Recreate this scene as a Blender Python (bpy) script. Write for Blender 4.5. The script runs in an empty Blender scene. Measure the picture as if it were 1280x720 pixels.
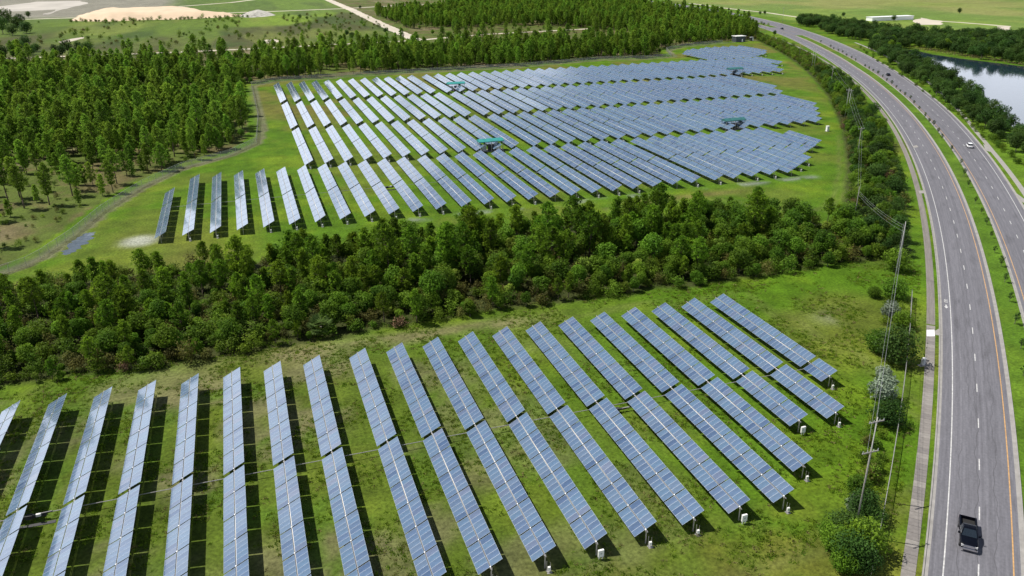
import bpy, math, random
import numpy as np
from mathutils import Vector, Matrix

S = bpy.context.scene
COL = S.collection
RND = random.Random(11)
NR = np.random.RandomState(5)
rad = math.radians

# ------------------------------------------------------------------ camera
F, PIT, ROL, YAW, H = 1000.65, 0.39750, -0.0095651, 0.318842, 68.165   # focal length in pixels of a 1280 wide frame
_fw = np.array([math.sin(YAW)*math.cos(PIT), math.cos(YAW)*math.cos(PIT), -math.sin(PIT)])
_r = np.array([math.cos(YAW), -math.sin(YAW), 0.0]); _u = np.cross(_r, _fw)
_r2 = _r*math.cos(ROL)+_u*math.sin(ROL); _u2 = -_r*math.sin(ROL)+_u*math.cos(ROL)
cd = bpy.data.cameras.new('camera'); cam = bpy.data.objects.new('camera', cd); COL.objects.link(cam)
cd.sensor_width = 36; cd.lens = F/1280*36; cd.clip_start = 1; cd.clip_end = 20000
m = Matrix.Identity(4)
for i in range(3):
    m[i][0] = _r2[i]; m[i][1] = _u2[i]; m[i][2] = -_fw[i]
m[2][3] = H
cam.matrix_world = m
S.camera = cam

def at(px, py, z=0.0):
    """world point at height z seen at photo pixel (px,py)"""
    d = _fw+(px-640)/F*_r2-(py-360)/F*_u2
    t = (z-H)/d[2]
    return np.array([d[0]*t, d[1]*t, z])
def pix(P):
    d = np.asarray(P, float)-np.array([0, 0, H]); z = d@_fw
    return 640+F*(d@_r2)/z, 360-F*(d@_u2)/z, z
def inframe(P, mg=70):
    x, y, z = pix(P)
    return z > 0 and -mg < x < 1280+mg and -mg < y < 720+mg

# ------------------------------------------------------------------ light
SUN_EL = rad(58); SUN_DIR = Vector((-0.81*math.cos(SUN_EL), 0.586*math.cos(SUN_EL), math.sin(SUN_EL)))   # towards the sun
sl = bpy.data.lights.new('sun', 'SUN'); sl.energy = 5.0; sl.angle = rad(0.5); sl.color = (1.0, 0.95, 0.86)
so = bpy.data.objects.new('sun', sl); COL.objects.link(so); so.location = (-100, 100, 200)
so.rotation_euler = (-SUN_DIR).to_track_quat('-Z', 'Y').to_euler()

W = bpy.data.worlds.new("World"); S.world = W; W.use_nodes = True
nt = W.node_tree; N = nt.nodes; L = nt.links; N.clear()
out = N.new('ShaderNodeOutputWorld'); bg = N.new('ShaderNodeBackground'); bg.inputs[1].default_value = 0.05
sky = N.new('ShaderNodeTexSky'); sky.sky_type = 'NISHITA'; sky.sun_disc = False
sky.sun_elevation = SUN_EL; sky.sun_rotation = math.atan2(SUN_DIR.x, SUN_DIR.y); sky.air_density = 1.0; sky.dust_density = 1.2
tc = N.new('ShaderNodeTexCoord'); sep = N.new('ShaderNodeSeparateXYZ'); L.new(tc.outputs['Generated'], sep.inputs[0])
mx = N.new('ShaderNodeMath'); mx.operation = 'MAXIMUM'; mx.inputs[1].default_value = 0.06; L.new(sep.outputs[2], mx.inputs[0])
dv = []
for k in (0, 1):
    d = N.new('ShaderNodeMath'); d.operation = 'DIVIDE'; L.new(sep.outputs[k], d.inputs[0]); L.new(mx.outputs[0], d.inputs[1]); dv.append(d)
cb = N.new('ShaderNodeCombineXYZ'); L.new(dv[0].outputs[0], cb.inputs[0]); L.new(dv[1].outputs[0], cb.inputs[1])
nz = N.new('ShaderNodeTexNoise'); nz.inputs['Scale'].default_value = 1.1; nz.inputs['Detail'].default_value = 6; nz.inputs['Roughness'].default_value = 0.55
L.new(cb.outputs[0], nz.inputs['Vector'])
rp = N.new('ShaderNodeValToRGB'); rp.color_ramp.elements[0].position = 0.60; rp.color_ramp.elements[1].position = 0.76
hz = N.new('ShaderNodeMapRange'); hz.inputs[1].default_value = 0.0; hz.inputs[2].default_value = 0.46; hz.inputs[3].default_value = 0.54; hz.inputs[4].default_value = 0.0
L.new(sep.outputs[2], hz.inputs[0]); sm_ = N.new('ShaderNodeMath'); sm_.operation = 'ADD'; L.new(nz.outputs['Fac'], sm_.inputs[0]); L.new(hz.outputs[0], sm_.inputs[1])   # cloud sides close up toward the horizon
L.new(sm_.outputs[0], rp.inputs[0])
mxc = N.new('ShaderNodeMix'); mxc.data_type = 'RGBA'; L.new(rp.outputs[0], mxc.inputs[0]); L.new(sky.outputs[0], mxc.inputs[6])
mxc.inputs[7].default_value = (22, 23.5, 26.5, 1)
L.new(mxc.outputs[2], bg.inputs[0]); L.new(bg.outputs[0], out.inputs[0])

S.view_settings.view_transform = 'Standard'; S.view_settings.look = 'None'
S.view_settings.exposure = 0.30; S.view_settings.gamma = 1.0; S.view_settings.use_curve_mapping = False
S.cycles.max_bounces = 6; S.cycles.diffuse_bounces = 3; S.cycles.glossy_bounces = 3; S.cycles.transparent_max_bounces = 8
S.cycles.transmission_bounces = 3

# ------------------------------------------------------------------ helpers
class MB:
    def __init__(s): s.v = []; s.f = []; s.m = []
    def add(s, V, Fs, m=0):
        o = len(s.v); s.v += [tuple(map(float, x)) for x in V]
        for f in Fs: s.f.append(tuple(o+i for i in f)); s.m.append(m)
        return s
    def box(s, x0, x1, y0, y1, z0, z1, m=0, M=None):
        V = [(x, y, z) for z in (z0, z1) for y in (y0, y1) for x in (x0, x1)]
        if M is not None: V = [M @ Vector(v) for v in V]
        return s.add(V, [(0, 2, 3, 1), (4, 5, 7, 6), (0, 1, 5, 4), (1, 3, 7, 5), (3, 2, 6, 7), (2, 0, 4, 6)], m)
    def cyl(s, a, b, r0, r1=None, n=8, m=0, caps=True):
        a = Vector(a); b = Vector(b); r1 = r0 if r1 is None else r1
        d = (b-a).normalized(); x = d.orthogonal().normalized(); y = d.cross(x)
        V = []
        for c, r in ((a, r0), (b, r1)):
            for k in range(n):
                t = 2*math.pi*k/n; V.append(c+x*(r*math.cos(t))+y*(r*math.sin(t)))
        Fs = [(k, (k+1) % n, n+(k+1) % n, n+k) for k in range(n)]
        if caps: Fs += [tuple(range(n-1, -1, -1)), tuple(range(n, 2*n))]
        return s.add(V, Fs, m)
    def tube(s, pts, r, n=5, m=0):
        for a, b in zip(pts[:-1], pts[1:]): s.cyl(a, b, r, r, n, m, False)
        return s
    def prism(s, poly, z0, z1, m=0):
        n = len(poly); V = [(x, y, z0) for x, y in poly]+[(x, y, z1) for x, y in poly]
        return s.add(V, [tuple(range(n-1, -1, -1)), tuple(range(n, 2*n))]+[(k, (k+1) % n, n+(k+1) % n, n+k) for k in range(n)], m)
    def mesh(s, name, mats, smooth=False):
        me = bpy.data.meshes.new(name); me.from_pydata(s.v, [], s.f)
        for q in (mats if isinstance(mats, (list, tuple)) else [mats]): me.materials.append(q)
        me.polygons.foreach_set('material_index', s.m)
        if smooth: me.polygons.foreach_set('use_smooth', [True]*len(s.f))
        me.update(); return me
    def build(s, name, mats, parent=None, smooth=False, **kw): return obj(name, s.mesh(name, mats, smooth), parent, **kw)

def obj(name, me, parent=None, loc=None, rot=None, **kw):
    o = bpy.data.objects.new(name, me); COL.objects.link(o)
    if parent is not None: o.parent = parent
    if loc is not None: o.location = loc
    if rot is not None: o.rotation_euler = rot
    for k, v in kw.items(): o[k] = v
    return o
def thing(name, label, cat, loc=(0, 0, 0), group=None, rot=None, scale=None):
    o = bpy.data.objects.new(name, None); COL.objects.link(o); o.empty_display_size = 0.5
    o.location = loc; o['label'] = label; o['category'] = cat
    if group: o['group'] = group
    if rot is not None: o.rotation_euler = rot
    if scale is not None: o.scale = scale if hasattr(scale, '__len__') else (scale,)*3
    return o
_ones = 'zero first second third fourth fifth sixth seventh eighth ninth tenth eleventh twelfth thirteenth fourteenth fifteenth sixteenth seventeenth eighteenth nineteenth'.split()
_tens = {2: 'twent', 3: 'thirt', 4: 'fort', 5: 'fift', 6: 'sixt', 7: 'sevent', 8: 'eight', 9: 'ninet'}
def ordw(n):
    if n >= 100:
        h, r = divmod(n, 100); w = {1: 'one', 2: 'two', 3: 'three', 4: 'four'}[h]
        return w+'-hundredth' if r == 0 else w+'-hundred-'+ordw(r)
    if n < 20: return _ones[n]
    t, u = divmod(n, 10)
    return _tens[t]+('ieth' if u == 0 else 'y-'+_ones[u])

# value noise in numpy
_T = NR.rand(512, 512)
def vnoise(x, y, s, off=0):
    x = np.asarray(x)/s+off*17.3; y = np.asarray(y)/s+off*9.1
    xi = np.floor(x).astype(int); yi = np.floor(y).astype(int); fx = x-xi; fy = y-yi
    fx = fx*fx*(3-2*fx); fy = fy*fy*(3-2*fy)
    g = lambda a, b: _T[a % 512, b % 512]
    return (g(xi, yi)*(1-fx)+g(xi+1, yi)*fx)*(1-fy)+(g(xi, yi+1)*(1-fx)+g(xi+1, yi+1)*fx)*fy
def fbm(x, y, s, o=4, off=0):
    t = 0; a = 1; n = 0
    for k in range(o): t = t+a*vnoise(x, y, s/2**k, off+k); n += a; a *= .55
    return t/n
def sstep(a, b, x):
    t = np.clip((x-a)/(b-a), 0, 1); return t*t*(3-2*t)
def inside(poly, x, y):
    x = np.asarray(x, float); y = np.asarray(y, float); c = np.zeros(x.shape, bool); P = np.asarray(poly, float); n = len(P)
    for i in range(n):
        x0, y0 = P[i][:2]; x1, y1 = P[(i+1) % n][:2]
        k = (y0 > y) != (y1 > y)
        with np.errstate(divide='ignore', invalid='ignore'):
            c ^= k & (x < (x1-x0)*(y-y0)/(y1-y0)+x0)
    return c
def pdist(poly, x, y, closed=True):
    x = np.asarray(x, float); y = np.asarray(y, float); d = np.full(x.shape, 1e9); P = np.asarray(poly, float); n = len(P)
    for i in range(n if closed else n-1):
        a = P[i][:2]; b = P[(i+1) % n][:2]; v = b-a; q = v@v+1e-9
        t = np.clip(((x-a[0])*v[0]+(y-a[1])*v[1])/q, 0, 1)
        d = np.minimum(d, np.hypot(x-a[0]-t*v[0], y-a[1]-t*v[1]))
    return d
def sdist(poly, x, y):
    d = pdist(poly, x, y); return np.where(inside(poly, x, y), d, -d)

# ------------------------------------------------------------------ materials
def mat(name, col, rough=0.7, metal=0.0, spec=0.5, noise=0.0, nscale=3.0, coat=0.0):
    M = bpy.data.materials.new(name); M.use_nodes = True; n = M.node_tree.nodes; l = M.node_tree.links
    b = n['Principled BSDF']; b.inputs['Base Color'].default_value = (*col, 1); b.inputs['Roughness'].default_value = rough
    b.inputs['Metallic'].default_value = metal; b.inputs['Specular IOR Level'].default_value = spec; b.inputs['Coat Weight'].default_value = coat
    if noise:
        t = n.new('ShaderNodeTexCoord'); z = n.new('ShaderNodeTexNoise'); z.inputs['Scale'].default_value = nscale; z.inputs['Detail'].default_value = 5
        l.new(t.outputs['Object'], z.inputs['Vector'])
        r = n.new('ShaderNodeMapRange'); r.inputs[1].default_value = .3; r.inputs[2].default_value = .7
        r.inputs[3].default_value = 1-noise; r.inputs[4].default_value = 1+noise; l.new(z.outputs['Fac'], r.inputs[0])
        x = n.new('ShaderNodeMix'); x.data_type = 'RGBA'; x.blend_type = 'MULTIPLY'; x.inputs[0].default_value = 1
        x.inputs[6].default_value = (*col, 1); l.new(r.outputs[0], x.inputs[7]); l.new(x.outputs[2], b.inputs['Base Color'])
    return M

def leafmat(name, ca, cb, trans=0.3, var=0.35, rough=0.55):
    """ca/cb: dull and fresh leaf colours; each leaf mixes them by its own tint, each plant shifts a little"""
    M = bpy.data.materials.new(name); M.use_nodes = True; n = M.node_tree.nodes; l = M.node_tree.links
    b = n['Principled BSDF']; o = n['Material Output']
    a = n.new('ShaderNodeAttribute'); a.attribute_name = 'tint'
    mx = n.new('ShaderNodeMix'); mx.data_type = 'RGBA'; mx.inputs[6].default_value = (*ca, 1); mx.inputs[7].default_value = (*cb, 1)
    oi = n.new('ShaderNodeObjectInfo')
    ad = n.new('ShaderNodeMath'); ad.operation = 'MULTIPLY_ADD'; ad.inputs[1].default_value = var; l.new(oi.outputs['Random'], ad.inputs[0])
    ml = n.new('ShaderNodeMath'); ml.operation = 'SUBTRACT'; l.new(a.outputs['Fac'], ml.inputs[0]); ml.inputs[1].default_value = var/2
    l.new(ml.outputs[0], ad.inputs[2]); ad.use_clamp = True
    l.new(ad.outputs[0], mx.inputs[0])
    hs = n.new('ShaderNodeHueSaturation'); l.new(mx.outputs[2], hs.inputs['Color'])
    r2 = n.new('ShaderNodeMath'); r2.operation = 'FRACT'; r3 = n.new('ShaderNodeMath'); r3.operation = 'MULTIPLY'; r3.inputs[1].default_value = 7.3
    l.new(oi.outputs['Random'], r3.inputs[0]); l.new(r3.outputs[0], r2.inputs[0])
    mr = n.new('ShaderNodeMapRange'); mr.inputs[3].default_value = .485; mr.inputs[4].default_value = .512; l.new(r2.outputs[0], mr.inputs[0]); l.new(mr.outputs[0], hs.inputs['Hue'])
    r5 = n.new('ShaderNodeMath'); r5.operation = 'FRACT'; r4 = n.new('ShaderNodeMath'); r4.operation = 'MULTIPLY'; r4.inputs[1].default_value = 31.7
    l.new(oi.outputs['Random'], r4.inputs[0]); l.new(r4.outputs[0], r5.inputs[0])
    mv = n.new('ShaderNodeMapRange'); mv.inputs[3].default_value = .7; mv.inputs[4].default_value = 1.3; l.new(r5.outputs[0], mv.inputs[0]); l.new(mv.outputs[0], hs.inputs['Value'])
    l.new(hs.outputs[0], b.inputs['Base Color']); b.inputs['Roughness'].default_value = rough; b.inputs['Specular IOR Level'].default_value = .08
    tr = n.new('ShaderNodeBsdfTranslucent'); l.new(hs.outputs[0], tr.inputs[0])
    ms = n.new('ShaderNodeMixShader'); ms.inputs[0].default_value = trans; l.new(b.outputs[0], ms.inputs[1]); l.new(tr.outputs[0], ms.inputs[2])
    l.new(ms.outputs[0], o.inputs[0])
    return M

M_pine = leafmat('pine needles', (.045, .105, .010), (.205, .345, .024), .5)
M_wood = leafmat('plantation needles', (.080, .155, .016), (.250, .415, .042), .5)
M_broad = leafmat('broad leaves', (.032, .082, .010), (.155, .280, .022), .46)
M_oak = leafmat('dark oak leaves', (.016, .044, .010), (.070, .138, .024), .38)
M_shrub = leafmat('shrub leaves', (.028, .068, .008), (.165, .265, .024), .44, .5)
M_dull = leafmat('dull olive leaves', (.055, .055, .016), (.165, .170, .040), .38, .5)
M_grey = leafmat('grey green leaves', (.085, .125, .075), (.30, .36, .27), .2)
M_yel = leafmat('young green leaves', (.08, .14, .018), (.22, .32, .045), .4)
M_reed = leafmat('dry reeds', (.14, .12, .05), (.32, .26, .13), .25)
M_palm = leafmat('palm fronds', (.06, .11, .024), (.22, .32, .09), .35)
M_rust = leafmat('reddish scrub leaves', (.075, .045, .028), (.18, .11, .065), .3, .5)
M_bark = mat('pine bark', (.085, .062, .045), .9, noise=.3)
M_barkg = mat('grey bark', (.12, .105, .085), .9, noise=.3)
M_alu = mat('aluminium frame', (.34, .39, .46), .45, .1, noise=.04)
M_galv = mat('galvanised steel', (.40, .385, .375), .45, .45, noise=.08)
M_dark = mat('dark steel', (.05, .05, .055), .5, .4)
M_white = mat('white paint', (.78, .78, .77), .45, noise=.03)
M_conc = mat('concrete', (.26, .25, .235), .85, noise=.12, nscale=1.2)
M_kerb = mat('kerb concrete', (.26, .25, .24), .85, noise=.16, nscale=.8)
M_mark = mat('road paint white', (.47, .47, .47), .6, noise=.3, nscale=2)
M_ylw = mat('road paint yellow', (.46, .265, .10), .6, noise=.3, nscale=2)
M_pole = mat('weathered pole wood', (.24, .225, .205), .85, noise=.15)
M_polec = mat('concrete pole', (.36, .355, .34), .8, noise=.08)
M_wire = mat('wire', (.30, .31, .32), .5, .3)
M_teal = mat('teal metal roofing', (.03, .25, .235), .5, noise=.2, nscale=.5)
M_teal2 = mat('weathered teal roofing', (.03, .125, .125), .55, noise=.25, nscale=.5)
M_cab = mat('grey cabinet paint', (.42, .44, .46), .5, noise=.05)
M_blk = mat('black car paint', (.003, .004, .008), .30, 0, .12, coat=.08)
M_wcar = mat('white car paint', (.78, .79, .80), .25, 0, .5, coat=.6)
M_glass = mat('car glass', (.015, .022, .03), .05, 0, 1.0)
M_rub = mat('tyre rubber', (.02, .02, .02), .85)
M_chr = mat('chrome', (.70, .70, .72), .18, 1.0)
M_lamp = mat('lamp glass', (.7, .7, .68), .15)
M_bedl = mat('bed liner', (.012, .012, .013), .8)
M_red = mat('tail lamp', (.35, .02, .02), .25)

def cellmat():
    M = bpy.data.materials.new('solar cells'); M.use_nodes = True; n = M.node_tree.nodes; l = M.node_tree.links
    b = n['Principled BSDF']
    oi = n.new('ShaderNodeObjectInfo'); at_ = n.new('ShaderNodeAttribute'); at_.attribute_name = 'tint'
    ad = n.new('ShaderNodeMath'); ad.operation = 'ADD'; l.new(oi.outputs['Random'], ad.inputs[0]); l.new(at_.outputs['Fac'], ad.inputs[1])
    fr = n.new('ShaderNodeMath'); fr.operation = 'FRACT'; l.new(ad.outputs[0], fr.inputs[0])
    r = n.new('ShaderNodeValToRGB'); e = r.color_ramp.elements
    e[0].position = 0; e[0].color = (.084, .130, .222, 1); e[1].position = 1; e[1].color = (.128, .160, .238, 1)
    x = e.new(.35); x.color = (.090, .152, .240, 1); x = e.new(.7); x.color = (.102, .150, .230, 1); x = e.new(.9); x.color = (.054, .094, .178, 1)
    l.new(fr.outputs[0], r.inputs[0])
    t = n.new('ShaderNodeTexCoord'); z = n.new('ShaderNodeTexNoise'); z.inputs['Scale'].default_value = .9; z.inputs['Detail'].default_value = 3
    l.new(t.outputs['Object'], z.inputs['Vector'])
    mr = n.new('ShaderNodeMapRange'); mr.inputs[1].default_value = .3; mr.inputs[2].default_value = .7; mr.inputs[3].default_value = .86; mr.inputs[4].default_value = 1.14
    l.new(z.outputs['Fac'], mr.inputs[0])
    mu = n.new('ShaderNodeMix'); mu.data_type = 'RGBA'; mu.blend_type = 'MULTIPLY'; mu.inputs[0].default_value = 1
    l.new(r.outputs[0], mu.inputs[6]); l.new(mr.outputs[0], mu.inputs[7]); l.new(mu.outputs[2], b.inputs['Base Color'])
    b.inputs['Roughness'].default_value = .16; b.inputs['IOR'].default_value = 1.55; b.inputs['Coat Weight'].default_value = .8; b.inputs['Coat Roughness'].default_value = .06
    return M
M_cell = cellmat()

# ------------------------------------------------------------------ road coordinates: arcs about one centre
RC = np.array([-862.0, 1073.0])
def RP(a, r, z=0.0):
    t = rad(a); return (RC[0]+r*math.cos(t), RC[1]+r*math.sin(t), z)
def tab(*p):
    xs = [q[0] for q in p]; ys = [q[1] for q in p]
    return lambda a: float(np.interp(a, xs, ys))
LW = tab((-60, 1381.5), (-32, 1381.5), (-28, 1382.3), (-24, 1385.5), (-20, 1391), (-17, 1394.5), (-14, 1395), (-11, 1393.5), (-7, 1393), (10, 1393))
LY = lambda a: LW(a)+7.3
RY = tab((-60, 1395.5), (-34, 1395.6), (-31, 1396.2), (-28, 1397.5), (-24, 1401), (-20, 1407), (-16, 1411), (-10, 1414), (10, 1422))
RW = tab((-60, 1402.6), (-41, 1402.6), (-39, 1403.1), (-36.8, 1403.8), (-33.7, 1405.2), (-30.5, 1406.8), (-27.3, 1409.4), (-23.6, 1413.2), (-18.4, 1420.5), (-15, 1426), (-9, 1434), (1, 1448), (10, 1460))
RWALK = tab((-60, 1407.3), (-40, 1407.3), (-37.5, 1407.7), (-36, 1408.6), (-33.5, 1412.3), (-30, 1417.7), (-26, 1424), (-20, 1433), (-14, 1440))
A0, A1 = -50.5, 6.0
def polar(x, y):
    return np.hypot(x-RC[0], y-RC[1]), np.degrees(np.arctan2(y-RC[1], x-RC[0]))

# ------------------------------------------------------------------ land
LAWN_W = [(-75, 189), (-56, 203), (-50, 210), (-45, 226), (-40.5, 247), (-32, 272), (-21, 293), (-5, 308), (5, 326), (8.5, 356), (8.5, 480), (20, 492), (90, 497), (170, 497), (235, 510), (266, 503), (290, 508), (304, 543), (326, 560), (368, 572), (404, 582)]
LAWN = LAWN_W+[RP(a, 1356)[:2] for a in range(-20, -43, -1)]+[(146, 165), (140, 178), (126, 188), (90, 191), (-75, 186)]
BELT = [(-75, 142), (-45, 142), (-20, 140), (20, 142.5), (60, 143), (100, 141), (140, 142), (150, 146), (152, 158), (144, 170), (137, 178), (122, 187), (90, 190), (40, 190.5), (0, 190), (-45, 192), (-75, 189)]
PINES = [(-700, 192), (-78, 192), (-62, 204), (-57, 212), (-52, 228), (-47, 250), (-39, 276), (-26, 299), (-9, 314), (-2, 330), (1, 356), (1, 486), (15, 500), (90, 505), (170, 505), (235, 518), (266, 511), (284, 516), (297, 549), (322, 569), (368, 581), (402, 590)]+[(418, 600), (440, 640), (460, 690), (475, 760), (490, 860), (505, 1000), (520, 1200), (540, 1500), (540, 1900), (-700, 1900)]
FIELD_NW = [(-1500, 692), (143, 692), (149, 760), (152, 1000), (152, 1450), (180, 2600), (-1500, 2600)]
FIELD_NE = [(1600, 300), (640, 500), (600, 575), (560, 630), (535, 690), (560, 790), (600, 980), (640, 1300), (700, 2600), (3000, 2600), (3000, 300)]

xs = np.unique(np.concatenate([-np.geomspace(80, 4000, 60), np.arange(-80, 330, 1.6), np.arange(330, 520, 3), np.geomspace(520, 4200, 90)]))
ys = np.unique(np.concatenate([-np.geomspace(30, 800, 12), np.arange(-30, 46, 8), np.arange(46, 320, 1.6), np.arange(320, 620, 3), np.geomspace(620, 5200, 150)]))
GX, GY = np.meshgrid(xs, ys)
def lerp(c, d, w): return c*(1-w[..., None])+np.asarray(d)*w[..., None]
def land(x, y):
    n1 = fbm(x, y, 40, 4, 1); n2 = fbm(x, y, 12, 4, 2); n3 = fbm(x, y, 110, 3, 3); n4 = fbm(x, y, 5, 3, 4)
    c = np.ones(x.shape+(3,))*np.array([.080, .168, .008])
    c = lerp(c, (.150, .225, .014), sstep(.45, .75, n2)*.75)               # yellower tufts
    c = lerp(c, (.140, .135, .030), sstep(.56, .76, n1)*.55)               # worn brown-olive patches
    r, a = polar(x, y)
    # among the near rows the turf is thinner, more so away from the road
    near = sstep(146, 128, y)*sstep(75, 5, x+16*(n1-.5))
    c = lerp(c, (.100, .128, .020), near*.65)
    c = lerp(c, (.200, .175, .105), near*sstep(.44, .66, fbm(x, y, 10, 5, 8))*.6)
    c = lerp(c, (.085, .155, .016), near*sstep(.56, .70, fbm(x, y, 7, 4, 9))*.9)
    south = sstep(78, 62, y+8*(n2-.5))*sstep(90, 60, x)
    c = lerp(c, (.165, .150, .030), south*sstep(.42, .62, n2)*.7)
    # pale sandy strip along the north end of the near rows
    st = np.exp(-((y-137.5-2*(n1-.5))/2.2)**2)*sstep(62, 40, x)*sstep(-30, -5, x)
    c = lerp(c, (.33, .27, .165), st*sstep(.40, .64, n2)*.8)
    # far array: brown turf between rows
    far = inside(LAWN, x, y)
    brown = sstep(.48, .66, fbm(x, y, 24, 4, 6))
    c = lerp(c, (.165, .135, .040), far*brown*.6*sstep(330, 400, y+0*x))
    c = lerp(c, (.150, .150, .032), far*brown*.40)
    mud = np.exp(-((y-209.6-1.2*(n2-.5))/1.7)**2)*sstep(20, 34, x)*sstep(178, 170, x)
    c = lerp(c, (.24, .27, .235), mud*sstep(.44, .58, fbm(x, y, 9, 3, 5))*.8)
    c = lerp(c, (.185, .150, .055), np.exp(-((y-203.5)/2.6)**2)*sstep(95, 110, x)*sstep(150, 130, x)*.7)
    bare = np.exp(-(((x+30)/4.6)**2+((y-216.5)/4.5)**2)**2)
    c = lerp(c, (.42, .44, .38), bare*sstep(.42, .60, n4+.1*n2)*.85)
    e = np.exp(-(((x-108)/4.5)**2+((y-118)/3)**2)); c = lerp(c, (.24, .25, .16), e*sstep(.4, .6, n4)*.7)
    # perimeter track outside the fence
    d = sdist(LAWN, x, y); dw = pdist(LAWN_W, x, y, False)
    tr = sstep(4.6, 2.2, dw)*(d < .5)*(y > 200)
    c = lerp(c, (.165, .155, .100), tr*(.55+.45*n2))
    for pl_, w_ in (([at(1052, 170)[:2], at(1054, 215)[:2], at(1047, 245)[:2], at(1030, 262)[:2], at(985, 262)[:2], at(900, 250)[:2], at(760, 262)[:2]], .8), ([(-30, 137), (20, 138.5), (60, 137), (96, 134), (100, 100), (92, 70), (60, 63), (10, 64)], .6)):
        td = pdist(pl_, x, y, False); c = lerp(c, (.150, .170, .050), np.exp(-((td-1.1)/.7)**2)*w_*(.3+.7*n2))
    # wood floors
    pf = inside(PINES, x, y)*1.0
    fl = np.ones(x.shape+(3,))*np.array([.135, .120, .050])
    fl = lerp(fl, (.090, .135, .022), sstep(.34, .56, n2)*.9); fl = lerp(fl, (.225, .185, .115), sstep(.56, .74, n1)*.75)
    c = np.where((pf > 0)[..., None], fl, c)
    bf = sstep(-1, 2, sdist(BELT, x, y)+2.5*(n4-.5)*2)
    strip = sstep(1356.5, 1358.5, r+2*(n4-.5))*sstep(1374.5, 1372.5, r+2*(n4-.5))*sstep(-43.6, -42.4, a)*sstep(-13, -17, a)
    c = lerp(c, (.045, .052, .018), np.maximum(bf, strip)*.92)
    # distant fields
    w = sstep(0, 6, sdist(FIELD_NW, x, y))
    q = fbm(x*.35, y*.16, 55, 4, 11); q2 = fbm(x*.3, y*.1, 22, 3, 12)
    fc = np.ones(x.shape+(3,))*np.array([.085, .135, .022])
    fc = lerp(fc, (.080, .082, .032), sstep(.42, .60, q)*.85); fc = lerp(fc, (.055, .095, .020), sstep(.46, .60, fbm(x*.5, y*.12, 14, 4, 17))*.75); fc = lerp(fc, (.165, .255, .028), sstep(.52, .64, q2)*(.35+.65*sstep(-40, 60, x)))
    fc = lerp(fc, (.200, .240, .050), sstep(.56, .70, fbm(x*.4, y*.08, 18, 3, 18))*.55)
    up = sstep(1010, 1120, y); fc = lerp(fc, (.115, .185, .040), up*.7)
    gy = sstep(1090, 1130, y+.12*x)*sstep(-55, -110, x+60*(q-.5)); fc = lerp(fc, (.27, .255, .215), gy*.9)
    c = lerp(c, fc, w)
    w = sstep(0, 8, sdist(FIELD_NE, x, y)); q = fbm(x*.5, y*.25, 70, 4, 14)
    fc = lerp(np.ones(x.shape+(3,))*np.array([.185, .265, .045]), (.230, .250, .075), sstep(.45, .65, q)); fc = lerp(fc, (.125, .215, .040), sstep(.5, .62, fbm(x*.5, y*.2, 40, 3, 15))*.7)
    c = lerp(c, fc, w)
    v = sstep(1395, 1410, r)*sstep(-33, -37, a)*sstep(1440, 1425, r); c = lerp(c, (.120, .215, .016), v*.7)
    md = (r > 1389)*(r < 1396)*(a < -25); c = lerp(c, (.095, .185, .018), md*.55)
    return np.clip(c*(.54+.42*n4)[..., None], .004, .9)
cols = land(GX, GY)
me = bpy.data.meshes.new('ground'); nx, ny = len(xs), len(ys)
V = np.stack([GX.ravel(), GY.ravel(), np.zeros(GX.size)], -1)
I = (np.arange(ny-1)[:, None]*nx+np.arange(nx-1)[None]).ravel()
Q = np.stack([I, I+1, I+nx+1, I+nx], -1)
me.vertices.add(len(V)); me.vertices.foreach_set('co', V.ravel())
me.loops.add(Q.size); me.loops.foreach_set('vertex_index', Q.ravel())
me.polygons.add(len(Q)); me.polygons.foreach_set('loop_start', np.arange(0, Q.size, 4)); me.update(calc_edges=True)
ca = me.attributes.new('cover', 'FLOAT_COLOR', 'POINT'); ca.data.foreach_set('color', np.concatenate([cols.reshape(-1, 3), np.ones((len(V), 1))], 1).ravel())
M = bpy.data.materials.new('turf and soil'); M.use_nodes = True; n = M.node_tree.nodes; l = M.node_tree.links; b = n['Principled BSDF']
a = n.new('ShaderNodeAttribute'); a.attribute_name = 'cover'; t = n.new('ShaderNodeTexCoord')
def nzn(sc, det, lo, hi):
    z = n.new('ShaderNodeTexNoise'); z.inputs['Scale'].default_value = sc; z.inputs['Detail'].default_value = det; z.inputs['Roughness'].default_value = .65; l.new(t.outputs['Object'], z.inputs['Vector'])
    r = n.new('ShaderNodeMapRange'); r.inputs[1].default_value = .3; r.inputs[2].default_value = .7; r.inputs[3].default_value = lo; r.inputs[4].default_value = hi; l.new(z.outputs['Fac'], r.inputs[0]); return z, r
z1, r1 = nzn(1.8, 9, .52, 1.48); z2, r2 = nzn(.22, 5, .74, 1.26)
mu = n.new('ShaderNodeMath'); mu.operation = 'MULTIPLY'; l.new(r1.outputs[0], mu.inputs[0]); l.new(r2.outputs[0], mu.inputs[1])
x = n.new('ShaderNodeMix'); x.data_type = 'RGBA'; x.blend_type = 'MULTIPLY'; x.inputs[0].default_value = 1; l.new(a.outputs['Color'], x.inputs[6]); l.new(mu.outputs[0], x.inputs[7])
l.new(x.outputs[2], b.inputs['Base Color']); b.inputs['Roughness'].default_value = .95; b.inputs['Specular IOR Level'].default_value = .1
bp = n.new('ShaderNodeBump'); bp.inputs['Strength'].default_value = .55; bp.inputs['Distance'].default_value = .35; l.new(z1.outputs['Fac'], bp.inputs['Height']); l.new(bp.outputs[0], b.inputs['Normal'])
me.materials.append(M)
obj('ground', me, kind='structure')

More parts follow.
